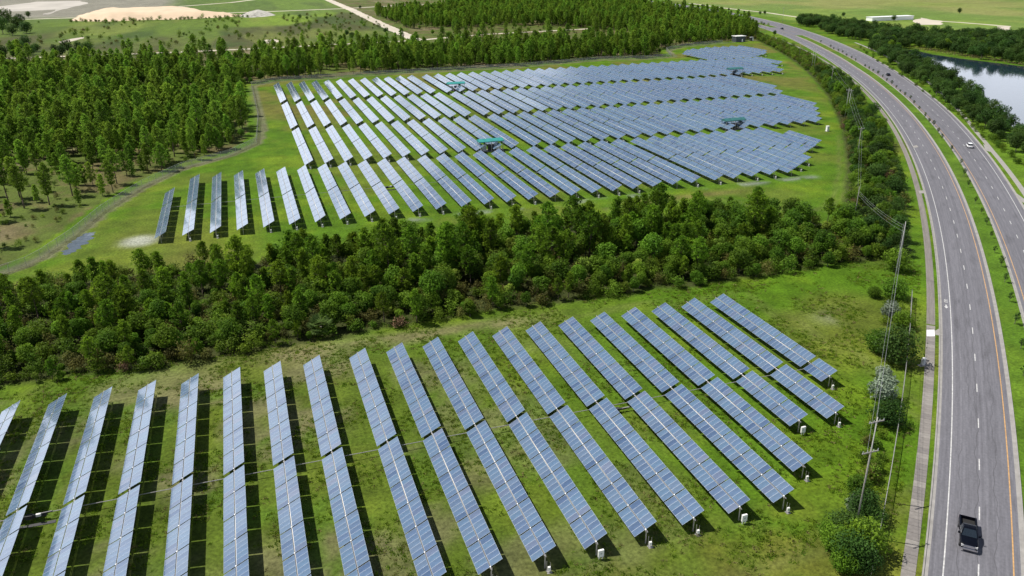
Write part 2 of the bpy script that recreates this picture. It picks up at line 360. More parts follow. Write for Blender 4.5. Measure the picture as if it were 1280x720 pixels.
# ------------------------------------------------------------------ roads
def asphalt(name, base):
    M = bpy.data.materials.new(name); M.use_nodes = True; n = M.node_tree.nodes; l = M.node_tree.links; b = n['Principled BSDF']
    uv = n.new('ShaderNodeUVMap'); uv.uv_map = 'UVMap'
    def nz(sx, sy, det, lo, hi, a=.3, bb=.7):
        mp = n.new('ShaderNodeMapping'); mp.inputs['Scale'].default_value = (sx, sy, 1); l.new(uv.outputs[0], mp.inputs[0])
        z = n.new('ShaderNodeTexNoise'); z.inputs['Scale'].default_value = 1; z.inputs['Detail'].default_value = det; l.new(mp.outputs[0], z.inputs['Vector'])
        r = n.new('ShaderNodeMapRange'); r.inputs[1].default_value = a; r.inputs[2].default_value = bb; r.inputs[3].default_value = lo; r.inputs[4].default_value = hi; l.new(z.outputs['Fac'], r.inputs[0]); return r
    rs = [nz(.02, 1.3, 4, .86, 1.12), nz(.006, 2.4, 3, .86, 1.10), nz(.25, 3.5, 5, .88, 1.12), nz(2.2, 3, 4, .88, 1.12), nz(.10, .5, 5, 1.0, .78, .56, .70)]
    p = rs[0]
    for q in rs[1:]:
        mu = n.new('ShaderNodeMath'); mu.operation = 'MULTIPLY'; l.new(p.outputs[0], mu.inputs[0]); l.new(q.outputs[0], mu.inputs[1]); p = mu
    x = n.new('ShaderNodeMix'); x.data_type = 'RGBA'; x.blend_type = 'MULTIPLY'; x.inputs[0].default_value = 1; x.inputs[6].default_value = (*base, 1); l.new(p.outputs[0], x.inputs[7])
    l.new(x.outputs[2], b.inputs['Base Color']); b.inputs['Roughness'].default_value = .8; b.inputs['Specular IOR Level'].default_value = .3
    return M
M_asph = asphalt('worn asphalt', (.132, .131, .150))
M_walk = asphalt('old sidewalk concrete', (.19, .175, .16))
def strip(name, fa, fb, z, mats, a0=A0, a1=A1, step=.12, parent=None, cuts=1, **kw):
    """ribbon between radius functions fa(a) and fb(a), with UV in metres along and across"""
    n = max(2, int((a1-a0)/step)+1); A = np.linspace(a0, a1, n); mb = MB(); uv = []
    for a in A:
        p, q = fa(a), fb(a)
        for c in range(cuts+1): mb.v.append(RP(a, p+(q-p)*c/cuts, z))
    w = cuts+1
    for i in range(n-1):
        for c in range(cuts):
            mb.f.append((i*w+c, i*w+c+1, (i+1)*w+c+1, (i+1)*w+c)); mb.m.append(0)
    me = mb.mesh(name, mats); ul = me.uv_layers.new(name='UVMap')
    d = []
    for lp in me.loops:
        i, c = divmod(lp.vertex_index, w); a = A[i]; d += [rad(a)*1390, fa(a)+(fb(a)-fa(a))*c/cuts-1380]
    ul.data.foreach_set('uv', d)
    return obj(name, me, parent, **kw)
K = lambda v: (lambda a: v)
off = lambda f, d: (lambda a: f(a)+d)
road = strip('road', off(LW, -1.55), off(LY, .75), .006, M_asph, kind='structure')
road2 = strip('road', off(RY, -.75), off(RW, 1.5), .006, M_asph, kind='structure')
strip('crossing_pavement', off(LY, .74), off(RY, -.74), .0055, M_asph, -19.6, -16.4, kind='structure')
def kerb(f, side, a0=A0, a1=A1, parent=None):
    # gutter pan towards the road, upstand behind it
    n = int((a1-a0)/.12); mb = MB(); prof = [(0, .012), (.42, .016), (.44, .14), (.62, .145), (.64, 0)]
    for i in range(n+1):
        a = a0+(a1-a0)*i/n; r = f(a)
        for d, z in prof: mb.v.append(RP(a, r+side*d, z))
    w = len(prof)
    for i in range(n):
        for c in range(w-1):
            k = (i*w+c, i*w+c+1, (i+1)*w+c+1, (i+1)*w+c); mb.f.append(k if side > 0 else k[::-1]); mb.m.append(0)
    mb.build('kerb', M_kerb, parent)
kerb(off(LW, -1.55), -1, parent=road)
kerb(off(LY, .75), 1, A0, -19.7, road); kerb(off(RY, -.75), -1, A0, -19.7, road2)
kerb(off(LY, .75), 1, -16.3, A1, road); kerb(off(RY, -.75), -1, -16.3, A1, road2)
kerb(off(RW, 1.5), 1, parent=road2)
def line(f, w, mt, parent, a0=A0, a1=A1, nm='edge_line'): strip(nm, off(f, -w/2), off(f, w/2), .0105, mt, a0, a1, parent=parent)
line(LW, .15, M_mark, road); line(LY, .15, M_ylw, road); line(RY, .15, M_ylw, road2); line(RW, .15, M_mark, road2)
dm = MB().box(-.075, .075, -1.52, 1.52, 0, .004).mesh('lane_dash', M_mark)
da = math.degrees(12.19/1385.2)
def dashes(f, parent, a_s):
    a = a_s
    while a < 3:
        p = RP(a, f(a), .0075)
        if inframe(p, 40): obj('lane_dash', dm, parent, p, (0, 0, rad(a)))
        a += da
ph = math.degrees(math.atan2(*( (at(1224.3, 580.6)[:2]-RC)[::-1])))
dashes(lambda a: (LW(a)+LY(a))/2, road, ph-da*3)
dashes(lambda a: (RY(a)+RW(a))/2, road2, ph-da*3+.2)
# sealed cracks and the joint between the lanes
M_seal = mat('crack sealant', (.060, .058, .064), .6)
def crack(fr, a0, a1, w, parent, ph):
    f = lambda a: fr(a)+.22*math.sin(a*9+ph)+.12*math.sin(a*31+ph*2)
    strip('crack_seal', off(f, -w/2), off(f, w/2), .0068, M_seal, a0, a1, .03, parent)
crack(lambda a: (LW(a)+LY(a))/2-.28, -49, -38, .07, road, 0.3); crack(lambda a: LW(a)+1.3, -48.4, -46.2, .05, road, 1.7); crack(lambda a: LW(a)+5.6, -47.6, -44.4, .06, road, 2.9)
crack(lambda a: LW(a)+2.4, -45.6, -43.0, .06, road, 4.0); crack(lambda a: (RY(a)+RW(a))/2+.25, -46, -35, .07, road2, 0.9); crack(lambda a: RY(a)+1.5, -43.6, -41.2, .06, road2, 2.2)
# bicycle symbol and stop bars
sy = MB(); pb = at(1181.6, 376); ang = math.atan2(pb[1]-RC[1], pb[0]-RC[0])
def flat(pts, z0=0, z1=.004): sy.prism(pts, z0, z1)
for s in (-.55, .55): 
    for k in range(12):
        t0, t1 = 2*math.pi*k/12, 2*math.pi*(k+1)/12
        flat([(.34*math.cos(t0), s+.42*math.sin(t0)), (.34*math.cos(t1), s+.42*math.sin(t1)), (.22*math.cos(t1), s+.28*math.sin(t1)), (.22*math.cos(t0), s+.28*math.sin(t0))])
for (x0, y0, x1, y1) in ((0, -.55, .3, -.1), (.3, -.1, .3, .45), (0, .55, .3, .45), (0, -.55, .1, .2), (.1, .2, .3, .45)):
    v = Vector((x1-x0, y1-y0)).normalized().orthogonal()*.05; flat([(x0+v.x, y0+v.y), (x0-v.x, y0-v.y), (x1-v.x, y1-v.y), (x1+v.x, y1+v.y)])
flat([(-.15, 2.2), (.15, 2.2), (.15, 3.2), (.4, 3.2), (0, 4.2), (-.4, 3.2), (-.15, 3.2)])
o = sy.build('bicycle_marking', M_mark, road); o.location = (*RP(math.degrees(ang), LW(-44)-.75, .0075),); o.rotation_euler = (0, 0, ang+math.pi)

# sidewalks: slabs near, one ribbon further on
walk = strip('sidewalk', K(1377.12), K(1378.66), .012, M_walk, -44.4, -20, kind='structure')
sm = MB(); sm.box(-.77, .77, -.735, .735, 0, .05).build
slab = MB().box(-.77, .77, -.735, .735, -.02, .045).mesh('paving_slab', M_conc)
M_slabs = [mat('slab concrete %s' % k, c, .88, noise=.16, nscale=1.5) for k, c in (('grey', (.195, .18, .168)), ('pale', (.225, .21, .195)), ('dark', (.165, .152, .145)))]
slabs = []
for q in M_slabs:
    s2 = slab.copy(); s2.materials.clear(); s2.materials.append(q); slabs.append(s2)
ds = math.degrees(1.51/1377.9); a = -48.6
while a < -44.42:
    p = RP(a, 1377.89, 0)
    if inframe(p, 60): obj('paving_slab', RND.choice(slabs), walk, (p[0], p[1], .004*RND.random()), (0, 0, rad(a)))
    a += ds
walk2 = strip('sidewalk', off(RWALK, -.8), off(RWALK, .8), .03, M_conc, -43, -22, kind='structure')
def pad(poly, name, mt, z=.05, kind='structure'):
    MB().prism([at(*q)[:2] for q in poly], .004, z).build(name, mt, kind=kind)
pad([(1158.2, 412.5), (1168, 412.5), (1168.4, 420.5), (1158.4, 420.5)], 'walkway_pad', M_white, .055)
pad([(1168.6, 413.8), (1176.6, 409.5), (1177.2, 420), (1168.8, 418.6)], 'curb_ramp', M_conc, .057)
pad([(1148, 238.5), (1153.5, 238), (1155.5, 241.5), (1149.5, 242)], 'curb_ramp', M_conc, .04)
pad([(1229, 180), (1236, 184), (1238, 190), (1232, 188)], 'curb_ramp', M_kerb, .04)
pad([(1271, 242), (1282, 250), (1284, 256), (1272, 249)], 'curb_ramp', M_kerb, .04)
pad([(1141, 182.5), (1146, 181.5), (1148, 184), (1142, 185)], 'curb_ramp', M_conc, .04)

# ------------------------------------------------------------------ tracks, sand and water
def band(name, pts, w, z, mt, jit=.25):
    P = [np.array(q, float) for q in pts]; D = []
    for a, b in zip(P[:-1], P[1:]):
        k = max(1, int(np.linalg.norm(b-a)/8)); D += [a+(b-a)*i/k for i in range(k)]
    D.append(P[-1]); mb = MB()
    for i, q in enumerate(D):
        t = D[min(i+1, len(D)-1)]-D[max(i-1, 0)]; t = t/np.linalg.norm(t); nn = np.array([-t[1], t[0]])
        a, b = w/2*(1+jit*(RND.random()-.5)), w/2*(1+jit*(RND.random()-.5)); mb.v += [(*(q-nn*a), z), (*(q+nn*b), z)]
    for i in range(len(D)-1): mb.f.append((2*i, 2*i+2, 2*i+3, 2*i+1)); mb.m.append(0)
    return mb.build(name, mt, kind='structure')
M_dirt = mat('pale sandy track', (.46, .41, .335), .95, noise=.14, nscale=.05)
M_sand = mat('tan sand', (.56, .43, .30), .95, noise=.10, nscale=.06)
band('dirt_road', [(147, 690), (147.5, 854), (151.5, 1122), (151, 1500)], 11.5, .012, M_dirt)
band('dirt_track', [(-400, 690), (-163, 688), (-77, 681), (4, 681), (90, 690), (147, 694), (215, 722), (330, 735)], 6, .008, M_dirt, .5)
band('dirt_track', [(-400, 1120), (-90, 1125), (60, 1135), (150, 1150), (240, 1190), (420, 1190)], 9, .008, M_dirt, .4)
P0 = [at(*q)[:2] for q in [(200, 10), (290, 3), (330, -2)]]; band('dirt_track', P0, 9, .016, M_dirt)
P0 = [at(*q)[:2] for q in [(862, 4), (905, 10), (960, 16), (1015, 24), (1060, 29)]]; band('dirt_track', P0, 5, .008, M_dirt)
P0 = [at(*q)[:2] for q in [(1150, 25), (1200, 28), (1262, 33)]]; band('dirt_track', P0, 6, .008, M_dirt)
def patch(name, poly, z, mt, sub=4, jit=.08):
    P = [at(*q)[:2] for q in poly]; o = []
    for i, a in enumerate(P):
        b = P[(i+1) % len(P)]; v = b-a; nn = np.array([-v[1], v[0]])
        for k in range(sub): o.append(a+v*k/sub+nn*jit*(RND.random()-.5))
    mb = MB(); mb.add([(*q, z) for q in o], [tuple(range(len(o)))]); 
    me = mb.mesh(name, mt)
    if me.polygons[0].normal.z < 0: me.flip_normals()
    return obj(name, me, kind='structure')
patch('sand_flat', [(0, 8), (45, 2), (100, 1), (109, 4), (96, 8), (75, 13), (60, 18), (50, 19), (70, 12), (0, 15)], .008, mat('pale graded soil', (.38, .355, .315), .95, noise=.15, nscale=.03))
patch('sand_puddle_patch', [(1140, 27), (1152, 22), (1165, 25), (1178, 26), (1176, 31), (1150, 31)], .012, M_dirt)
patch('sand_puddle_patch', [(1246, 33), (1264, 33), (1262, 38), (1252, 38)], .012, M_dirt)
patch('sand_puddle_patch', [(73, 52), (86, 49), (105, 46), (104, 48), (88, 52), (76, 54)], .012, M_dirt)  # white puddles; their bright surface is put in as matt sandy colour
patch('sand_puddle_patch', [(328, 50), (345, 49), (352, 52), (334, 54)], .012, M_dirt)
# long low stockpile of sand: a heightfield over an oval outline
def mound(name, poly, h, mt, label, cat):
    P = [at(*q)[:2] for q in poly]; A = np.array(P); x0, y0 = A.min(0); x1, y1 = A.max(0); nx, ny = 70, 36
    X, Y = np.meshgrid(np.linspace(x0-4, x1+4, nx), np.linspace(y0-4, y1+4, ny)); d = sdist(P, X, Y)
    Z = h*sstep(0, 26, d)*(.75+.5*fbm(X, Y, 30, 3, 21))-.3*(d < -2)
    mb = MB(); mb.v = [tuple(q) for q in np.stack([X.ravel(), Y.ravel(), Z.ravel()], -1)]
    for j in range(ny-1):
        for i in range(nx-1):
            if d[j:j+2, i:i+2].max() > -6: mb.f.append((j*nx+i, j*nx+i+1, (j+1)*nx+i+1, (j+1)*nx+i)); mb.m.append(0)
    mb.build(name, mt, smooth=True, label=label, category=cat)
mound('sand_stockpile', [(87, 26), (100, 19), (118, 14), (160, 14.5), (230, 14), (255, 15), (275, 19), (300, 18), (300, 20.5), (270, 22), (230, 24), (180, 25), (130, 27)], 7, M_sand, 'long peach coloured sand stockpile beyond the pine plantation', 'sand pile')
mound('rubble_heap', [(298, 21), (310, 15), (322, 12), (335, 15), (344, 19), (330, 21), (312, 22)], 5, mat('broken rubble', (.34, .33, .29), .95, noise=.5, nscale=.25), 'grey rubble heap overgrown with weeds beside the sand stockpile', 'rubble heap')
def watermat(name, col, bump):
    M = mat(name, col, .03, 0, .5); n = M.node_tree.nodes; l = M.node_tree.links; b = n['Principled BSDF']; b.inputs['IOR'].default_value = 1.33
    t = n.new('ShaderNodeTexCoord'); mp = n.new('ShaderNodeMapping'); mp.inputs['Scale'].default_value = (.25, .6, 1); l.new(t.outputs['Object'], mp.inputs[0])
    z = n.new('ShaderNodeTexNoise'); z.inputs['Scale'].default_value = 1; z.inputs['Detail'].default_value = 4; l.new(mp.outputs[0], z.inputs['Vector'])
    p = n.new('ShaderNodeBump'); p.inputs['Strength'].default_value = bump; p.inputs['Distance'].default_value = .12; l.new(z.outputs['Fac'], p.inputs['Height']); l.new(p.outputs[0], b.inputs['Normal']); return M
patch('pond', [(1118, 63), (1140, 71), (1165, 86), (1190, 99), (1215, 117), (1245, 140), (1275, 168), (1310, 200), (1420, 290), (1460, 95), (1280, 83), (1240, 78), (1200, 73), (1165, 68), (1140, 62)], .012, watermat('pond water', (.013, .027, .042), .22), 5, .03)
patch('puddle', [(76, 318), (84, 306), (96, 297), (108, 291.5), (118, 290), (117, 294), (108, 303), (94, 314), (84, 319)], .010, watermat('puddle water', (.06, .08, .10), .10), 6, .30)

# ------------------------------------------------------------------ solar trackers
TILT = rad(27); TZ = 2.0; PITCH = .946; CH = 4.93; GAPW = .15; ML = 1.60
def panel_mesh():
    mb = MB(); hx, hy, f = ML/2, .470, .020
    mb.box(-hx, hx, -hy, hy, -.02, .014)
    mb.f.pop(1); mb.m.pop(1)
    mb.add([(-hx, -hy, .014), (hx, -hy, .014), (hx, hy, .014), (-hx, hy, .014), (-hx+f, -hy+f, .014), (hx-f, -hy+f, .014), (hx-f, hy-f, .014), (-hx+f, hy-f, .014)],
           [(0, 1, 5, 4), (1, 2, 6, 5), (2, 3, 7, 6), (3, 0, 4, 7)])
    mb.add([(-hx+f, -hy+f, .012), (hx-f, -hy+f, .012), (hx-f, hy-f, .012), (-hx+f, hy-f, .012)], [(0, 1, 2, 3)], 1)
    return mb.mesh('solar_panel', [M_alu, M_cell])
PANEL = panel_mesh()
ct, st = math.cos(TILT), math.sin(TILT)
def slots(ns, nn):
    """(y offset from the drive line, half) of each chunk; ns chunks south, nn north"""
    return [-.3-CH*(k+1) for k in range(ns)]+[.3+CH*k for k in range(nn)]
def array_mesh(ns, nn):
    """modules of one far row joined: a frame slab per chunk and side with the cells proud of it"""
    mb = MB(); tint = []; rg = np.random.RandomState(ns*31+nn)
    def put(p): return (p[0], p[1], .12+p[2])
    for y in slots(ns, nn):
        for sx in (-1, 1):
            xa, xb = (GAPW/2, GAPW/2+ML) if sx > 0 else (-GAPW/2-ML, -GAPW/2)
            V = [put((X, Y, Z)) for Z in (-.02, .012) for Y in (y+.03, y+.03+5*PITCH) for X in (xa, xb)]
            mb.add(V, [(0, 2, 3, 1), (4, 5, 7, 6), (0, 1, 5, 4), (1, 3, 7, 5), (3, 2, 6, 7), (2, 0, 4, 6)]); tint += [0]*8
            for k in range(5):
                y0 = y+.03+k*PITCH+.026; y1 = y0+.894; t = rg.rand()*.5
                mb.add([put(q) for q in ((xa+.04, y0, .016), (xb-.04, y0, .016), (xb-.04, y1, .016), (xa+.04, y1, .016))], [(0, 1, 2, 3)], 1); tint += [t]*4
    me = mb.mesh('panels', [M_alu, M_cell]); a = me.attributes.new('tint', 'FLOAT', 'POINT'); a.data.foreach_set('value', tint); return me
def tube_mesh(ns, nn):
    y0, y1 = -.4-CH*ns-.35, .4+CH*nn+.35
    return MB().cyl((0, y0, TZ), (0, y1, TZ), .065, n=8).mesh('torque_tube', M_galv, True)
def post_ys(ns, nn): 
    return [-.4-CH*k+.04 for k in range(1, ns+1)]+([0.0] if ns and nn else [])+[.4+CH*k-.04 for k in range(1, nn+1)]
POST = MB().box(-.07, .07, -.05, .05, -.3, TZ-.08).box(-.13, .13, -.09, .09, TZ-.12, TZ-.02).mesh('support_post', M_galv)
def posts_mesh(ns, nn):
    mb = MB()
    for y in post_ys(ns, nn): mb.box(-.07, .07, y-.05, y+.05, -.3, TZ-.06)
    return mb.mesh('support_posts', M_galv)
BOXB = MB().box(-.36, .36, -.13, .13, .42, 1.42).box(-.25, -.17, -.05, .05, -.2, .42).box(.17, .25, -.05, .05, -.2, .42).box(-.12, .12, -.15, -.13, .85, 1.05, 1).mesh('control_box', [M_white, M_cab])
BOXS = MB().box(-.16, .16, -.12, .12, .30, .78).box(-.3, .3, -.3, .3, -.05, .05, 1).cyl((-.3, 0, .05), (-.3, 0, 1.7), .035, n=6, m=1).cyl((.2, .1, .05), (.2, .1, 1.3), .03, n=6, m=1).mesh('control_box', [M_white, M_galv])
CAP = MB().box(-.055, .055, -.10, .10, -.02, .055).mesh('bearing', M_white)
_cache = {}
def cached(f, *k):
    if (f, k) not in _cache: _cache[(f, k)] = f(*k)
    return _cache[(f, k)]
RP_MESH = MB().box(-.03, .03, -CH/2, CH/2, -.03, .03).mesh('rail', M_galv)

NEAR_X = [87.4-6.7*k for k in range(12)]+[5.65-6.7*k for k in range(8)]
SOUTH = {0: 1, 1: 3, 2: 3, 3: 5}
NEAR_LBL = {0: 'near solar row beside the open lawn, shortest and nearest the fence and road', 3: 'near solar row ending one block short of the longer rows beside it',
            19: 'near solar row farthest from the road, cut by the edge of the view'}
for k, X in enumerate(NEAR_X):
    ns = SOUTH.get(k, 6 if k < 13 else 7); nn = 6
    lab = NEAR_LBL.get(k, '%s near solar row counted from the road, %s' % (ordw(k+1), 'white control box at its south end' if k in (2, 5, 8) else 'blue panels tilted on a steel tube'))
    T = thing('solar_tracker', lab, 'solar row', (X, 100.5, 0), 'solar rows of the near array')
    row = TILT+RND.gauss(0, .015)
    for y in slots(ns, nn):
        tl_ = row+RND.gauss(0, .007); ct, st = math.cos(tl_), math.sin(tl_)
        for sx in (-1, 1):
            dx = sx*(GAPW/2+ML/2)
            for j in range(5):
                yy = y+.03+PITCH*(j+.5)
                q = (dx*ct-.12*st, yy, TZ+.12*ct+dx*st)
                if inframe((X+q[0], 100.5+yy, q[2]), 45):
                    obj('solar_panel', PANEL, T, q, (0, -tl_, 0))
    obj('torque_tube', cached(tube_mesh, ns, nn), T)
    for y in post_ys(ns, nn):
        if inframe((X, 100.5+y, 0), 45): obj('support_post', POST, T, (0, y, 0))
    for y in slots(ns, nn):
        if inframe((X, 100.5+y, 1), 45) and RND.random() < .8: obj('bearing', CAP, T, (-.14*st, y-.04, TZ+.14), (0, -TILT, 0))
    yb = -.4-CH*ns-.75
    if inframe((X, 100.5+yb, 0), 40): obj('control_box', BOXB if k in (2, 5, 8) else BOXS, T, (.25, yb, 0))

def cols_of(first, n): return [first+6.8*i if i < 12 else first+83.5+6.97*(i-12) for i in range(n)]
B = []   # (band word, drive line y, [(x, south chunks, north chunks)])
c1 = [-24.4+6.72*i for i in range(12)]+[56.9+6.75*i for i in range(12)]+[139.3+6.75*i for i in range(10)]
def ns1(x): return 6 if x < 170 else {0: 5, 1: 4, 2: 2, 3: 1, 4: 0}[min(4, int((x-170)/6.75))]
B.append(('front', 242.6, [(x, ns1(x), 3 if i == 0 else (4 if x > 196 else 6)) for i, x in enumerate(c1)]))
c2 = cols_of(19, 35)
B.append(('second', 308.2, [(x, 6 if x < 228 else max(0, 6-int((x-221)/6.97)*2), 6) for x in c2 if x < 250]))
c3 = cols_of(19, 40)
B.append(('third', 373.5, [(x, 6 if x < 262 else 3, 6) for x in c3 if x < 269]))
c4 = cols_of(19, 47)
B.append(('fourth', 440.3, [(x, 6 if x < 311 else (3 if x < 318 else 0), 6) for x in c4 if x < 326]))
B.append(('rear', 502, [(297.2, 6, 2), (304.2, 6, 4), (311.2, 6, 5), (318.2, 6, 5), (325.2, 6, 6), (332.2, 5, 6), (339.2, 4, 6), (346.2, 3, 6), (353.2, 1, 6)]))
for word, yc, rows in B:
    for i, (x, ns, nn) in enumerate(rows):
        if ns+nn == 0: continue
        lab = '%s row from the plantation end in the %s band of the far solar field' % (ordw(i+1), word)
        T = thing('solar_tracker', lab, 'solar row', (x, yc, 0), 'solar rows of the far field, %s band' % word)
        obj('panels', cached(array_mesh, ns, nn), T, (0, 0, TZ), (0, -TILT-RND.gauss(0, .022), 0), kind='stuff')
        obj('torque_tube', cached(tube_mesh, ns, nn), T)
        obj('support_posts', cached(posts_mesh, ns, nn), T, kind='stuff')
        if RND.random() < .7: obj('control_box', BOXS, T, (.25, -.4-CH*ns-.75, 0))
# drive bars that link the rows, and their motors
def drive(y, x0, x1, lab, mx):
    T = thing('drive_linkage', lab, 'drive bar', (x0, y, 0), 'drive bars under the solar rows')
    MB().cyl((0, 0, .95), (x1-x0, 0, .95), .06, n=6).build('push_rod', M_galv, T)
    MB().box(mx-x0-1.6, mx-x0+1.3, -.14, .14, .55, .8).box(mx-x0-1.1, mx-x0-.3, -.3, .3, .5, 1.05).box(mx-x0-2.2, mx-x0+2.4, -1.3, -.7, -.05, .06).cyl((mx-x0+.6, 0, .95), (mx-x0+2.0, 0, 1.0), .13, n=8).build('drive_motor', M_dark, T)
    MB().box(mx-x0+.2, mx-x0+.75, -.55, -.25, .9, 1.25).build('motor_cover', M_white, T)
drive(100.5, -52, 88, 'grey drive bar crossing beneath the middle of the near rows', -32.7)
drive(242.6, -25, 200, 'thin drive bar crossing beneath the front band of the far field', 40)
T = thing('drive_motor', 'second dark motor on the near drive bar, between sixth and seventh rows', 'motor', (50.8, 99.6, 0))
MB().box(-1.4, 1.2, -.14, .14, .45, .7).box(-.9, -.1, -.3, .3, .35, .85).build('gearbox', M_dark, T); MB().cyl((.4, 0, .6), (1.7, 0, .65), .13, n=8).build('actuator', M_galv, T)

# ------------------------------------------------------------------ shelters, huts, cabinets
def shelter(loc, lab, mt, w=9.6, d=3.8, h=3.8):
    T = thing('inverter_shelter', lab, 'shelter', (*loc[:2], 0), 'teal roofed shelters in the far solar field')
    rf = MB(); a, b = w/2, d/2
    rf.add([(-a, -b, h), (a, -b, h), (a, b, h), (-a, b, h), (-a, 0, h+.75), (a, 0, h+.75), (-a, -b, h-.3), (a, -b, h-.3), (a, b, h-.3), (-a, b, h-.3)],
           [(0, 1, 5, 4), (2, 3, 4, 5), (6, 7, 1, 0), (8, 9, 3, 2), (7, 8, 2, 5, 1), (9, 6, 0, 4, 3), (9, 8, 7, 6)])
    r = rf.build('roof', mt, T)
    rb = MB()
    for k in range(15): 
        x = -a+w*k/14; rb.box(x-.03, x+.03, -b, -b+.02, h-.31, h+.01)
    rb.build('seam', mt, r)
    for x in (-a+.4, 0, a-.4):
        for y in (-b+.3, b-.3): MB().box(x-.09, x+.09, y-.09, y+.09, -.2, h-.28).build('post', M_galv, T)
    for x, ww, mt in ((-2.6, 1.8, M_cab), (.2, 2.2, M_dark), (2.9, 1.4, M_white)): MB().box(x-ww/2, x+ww/2, -.7, .7, .12, 2.3).box(x-ww/2+.1, x+ww/2-.1, -.73, -.7, .3, 2.1).build('cabinet', mt, T)
    MB().box(-a, a, -b, b, -.1, .11).build('base_slab', M_conc, T)
for (px, py), lab in zip([(613, 188), (916, 161), (570, 113), (918, 94)], ['teal roofed shelter standing between the front and second bands', 'teal roofed shelter at the road end of the second band', 'small teal roofed shelter farthest toward the pine plantation', 'farthest teal roofed shelter, between the third and fourth bands']):
    shelter(at(px, py), lab, M_teal if px < 700 else M_teal2)
def hut(px, py, w, d, h, wall, roof, lab, nm='control_building', cat='building', ov=.4):
    p = at(px, py); T = thing(nm, lab, cat, (p[0], p[1], 0))
    MB().box(-w/2, w/2, -d/2, d/2, -.1, h).build('wall', wall, T)
    MB().box(-w/2-ov, w/2+ov, -d/2-ov, d/2+ov, h+.003, h+.35).build('roof', roof, T)
    if h > 2: MB().box(w*.12, w*.12+1.1, -d/2-.05, -d/2+.02, .1, 2.2).build('door', M_white, T)
hut(923, 52, 8.5, 6, 4.2, mat('dark siding', (.05, .06, .07), .7), M_white, 'dark hut with white roof at the far end of the solar field')
hut(939, 51, 2.2, 2, 2.6, M_dark, M_cab, 'dark equipment cabinet beside the far hut', 'equipment_cabinet', 'cabinet', .1)
hut(1112, 25, 52, 9, 3.4, M_white, mat('pale metal roof', (.72, .74, .76), .5), 'long low white building beyond the oaks', 'long_building', 'building')
p = at(1034, 164); T = thing('utility_cabinet', 'tall white cabinet alone on the lawn east of the far panels', 'cabinet', (p[0], p[1], 0))
MB().box(-.5, .5, -.45, .45, .08, 2.0).build('body', M_white, T); MB().box(-.6, .6, -.55, .55, 2.003, 2.12).build('lid', M_white, T); MB().box(-.8, .8, -.7, .7, -.05, .077).build('base_slab', M_conc, T)
p = at(1153.5, 456); T = thing('utility_cabinet', 'small pale utility box on the grass beside the sidewalk', 'cabinet', (p[0], p[1], 0))
MB().box(-.28, .28, -.25, .25, .06, 1.25).build('body', M_cab, T); MB().box(-.32, .32, -.29, .29, 1.253, 1.34).build('lid', M_white, T); MB().box(-1.0, .35, -.5, .3, -.05, .057).build('base_slab', M_conc, T)

# ------------------------------------------------------------------ poles, wires, fences
def pole(base, h, lab, arms=1, mt=None, lean=(0, 0), wood=.11):
    T = thing('utility_pole', lab, 'utility pole', (base[0], base[1], 0), 'utility poles along the road', (lean[0], lean[1], 0))
    MB().cyl((0, 0, -.5), (0, 0, h), wood, wood*.62, 10).build('shaft', mt or M_pole, T, True)
    for k in range(arms):
        z = h-.7-2.4*k; c = MB().box(-1.2, 1.2, -.06, .06, z-.07, z+.07).build('crossarm', M_pole, T)
        for x in (-1.1, -.45, .45, 1.1):
            MB().cyl((x, 0, z+.073), (x, 0, z+.34), .06, .035, 6).build('insulator', M_cab, c)
    return Vector((base[0], base[1], h))
pl = {}
for k, (px, py, h, arms, mt, lab) in enumerate([
    (1068, 668, 13.0, 1, M_pole, 'grey wooden pole rising from the big bush nearest the camera'), (1077.5, 622, 12.6, 1, M_polec, 'pale concrete pole just behind the nearest wooden pole'),
    (1119, 347, 13.2, 0, M_polec, 'tall pale pole carrying three wires beside the sidewalk fence'), (1067, 279, 10.2, 0, M_pole, 'grey pole at the lawn edge where three wires end'),
    (1069.5, 206, 13.0, 1, M_pole, 'wooden pole half hidden by the roadside trees'), (1055.6, 149, 13.2, 1, M_polec, 'pale pole, lawn side of the nearer twin pair'), (1058.6, 149, 12.8, 1, M_polec, 'pale pole, road side of the nearer twin pair'),
    (1037.5, 113, 12, 1, M_pole, 'wooden pole between the two twin pairs'), (1014.4, 86, 12, 1, M_polec, 'pale pole, lawn side of the farther twin pair'), (1017.3, 86, 12, 1, M_polec, 'pale pole, road side of the farther twin pair'),
    (999, 71, 11.2, 1, M_pole, 'dark pole beyond the twin pairs at the roadside'), (978, 55, 11.2, 1, M_pole, 'dark pole in front of the road junction'), (955.6, 46, 10.8, 1, M_pole, 'dark pole beside the far hut'),
    (933, 33, 12, 1, M_pole, 'dark pole on the verge left of the road junction'), (900.6, 24, 11, 1, M_pole, 'thin dark pole on the far road, before the farthest one'), (878, 24, 10, 1, M_pole, 'farthest thin dark pole by the pine wood'),
    (977.5, 31, 16, 1, M_pole, 'tall dark pole with a bushy top beyond the road junction')]):
    b = at(px, py); pl[k] = pole(b, h, lab, arms, mt)
def span(a, b, offs, sag, lab):
    d = (b-a); s = Vector((d.y, -d.x, 0)).normalized(); T = thing('power_line', lab, 'power line', a, 'wires between the utility poles')
    for (o, z) in offs:
        pts = []
        for i in range(13):
            t = i/12; p = d*t+s*o+Vector((0, 0, z-sag*4*t*(1-t))); pts.append(p)
        MB().tube(pts, .016, 4).build('wire', M_wire, T)
span(pl[0], pl[2], [(-.35, -.6), (.1, -.75)], 1.0, 'pair of wires from the nearest wooden pole to the tall pale pole')
span(pl[1], pl[2], [(0, -1.6)], 1.2, 'lower wire from the nearest concrete pole to the tall pale pole')
span(pl[2], pl[3], [(-.25, -.9), (.0, -1.6), (.25, -2.5)], .8, 'three bright wires crossing the roadside thicket')
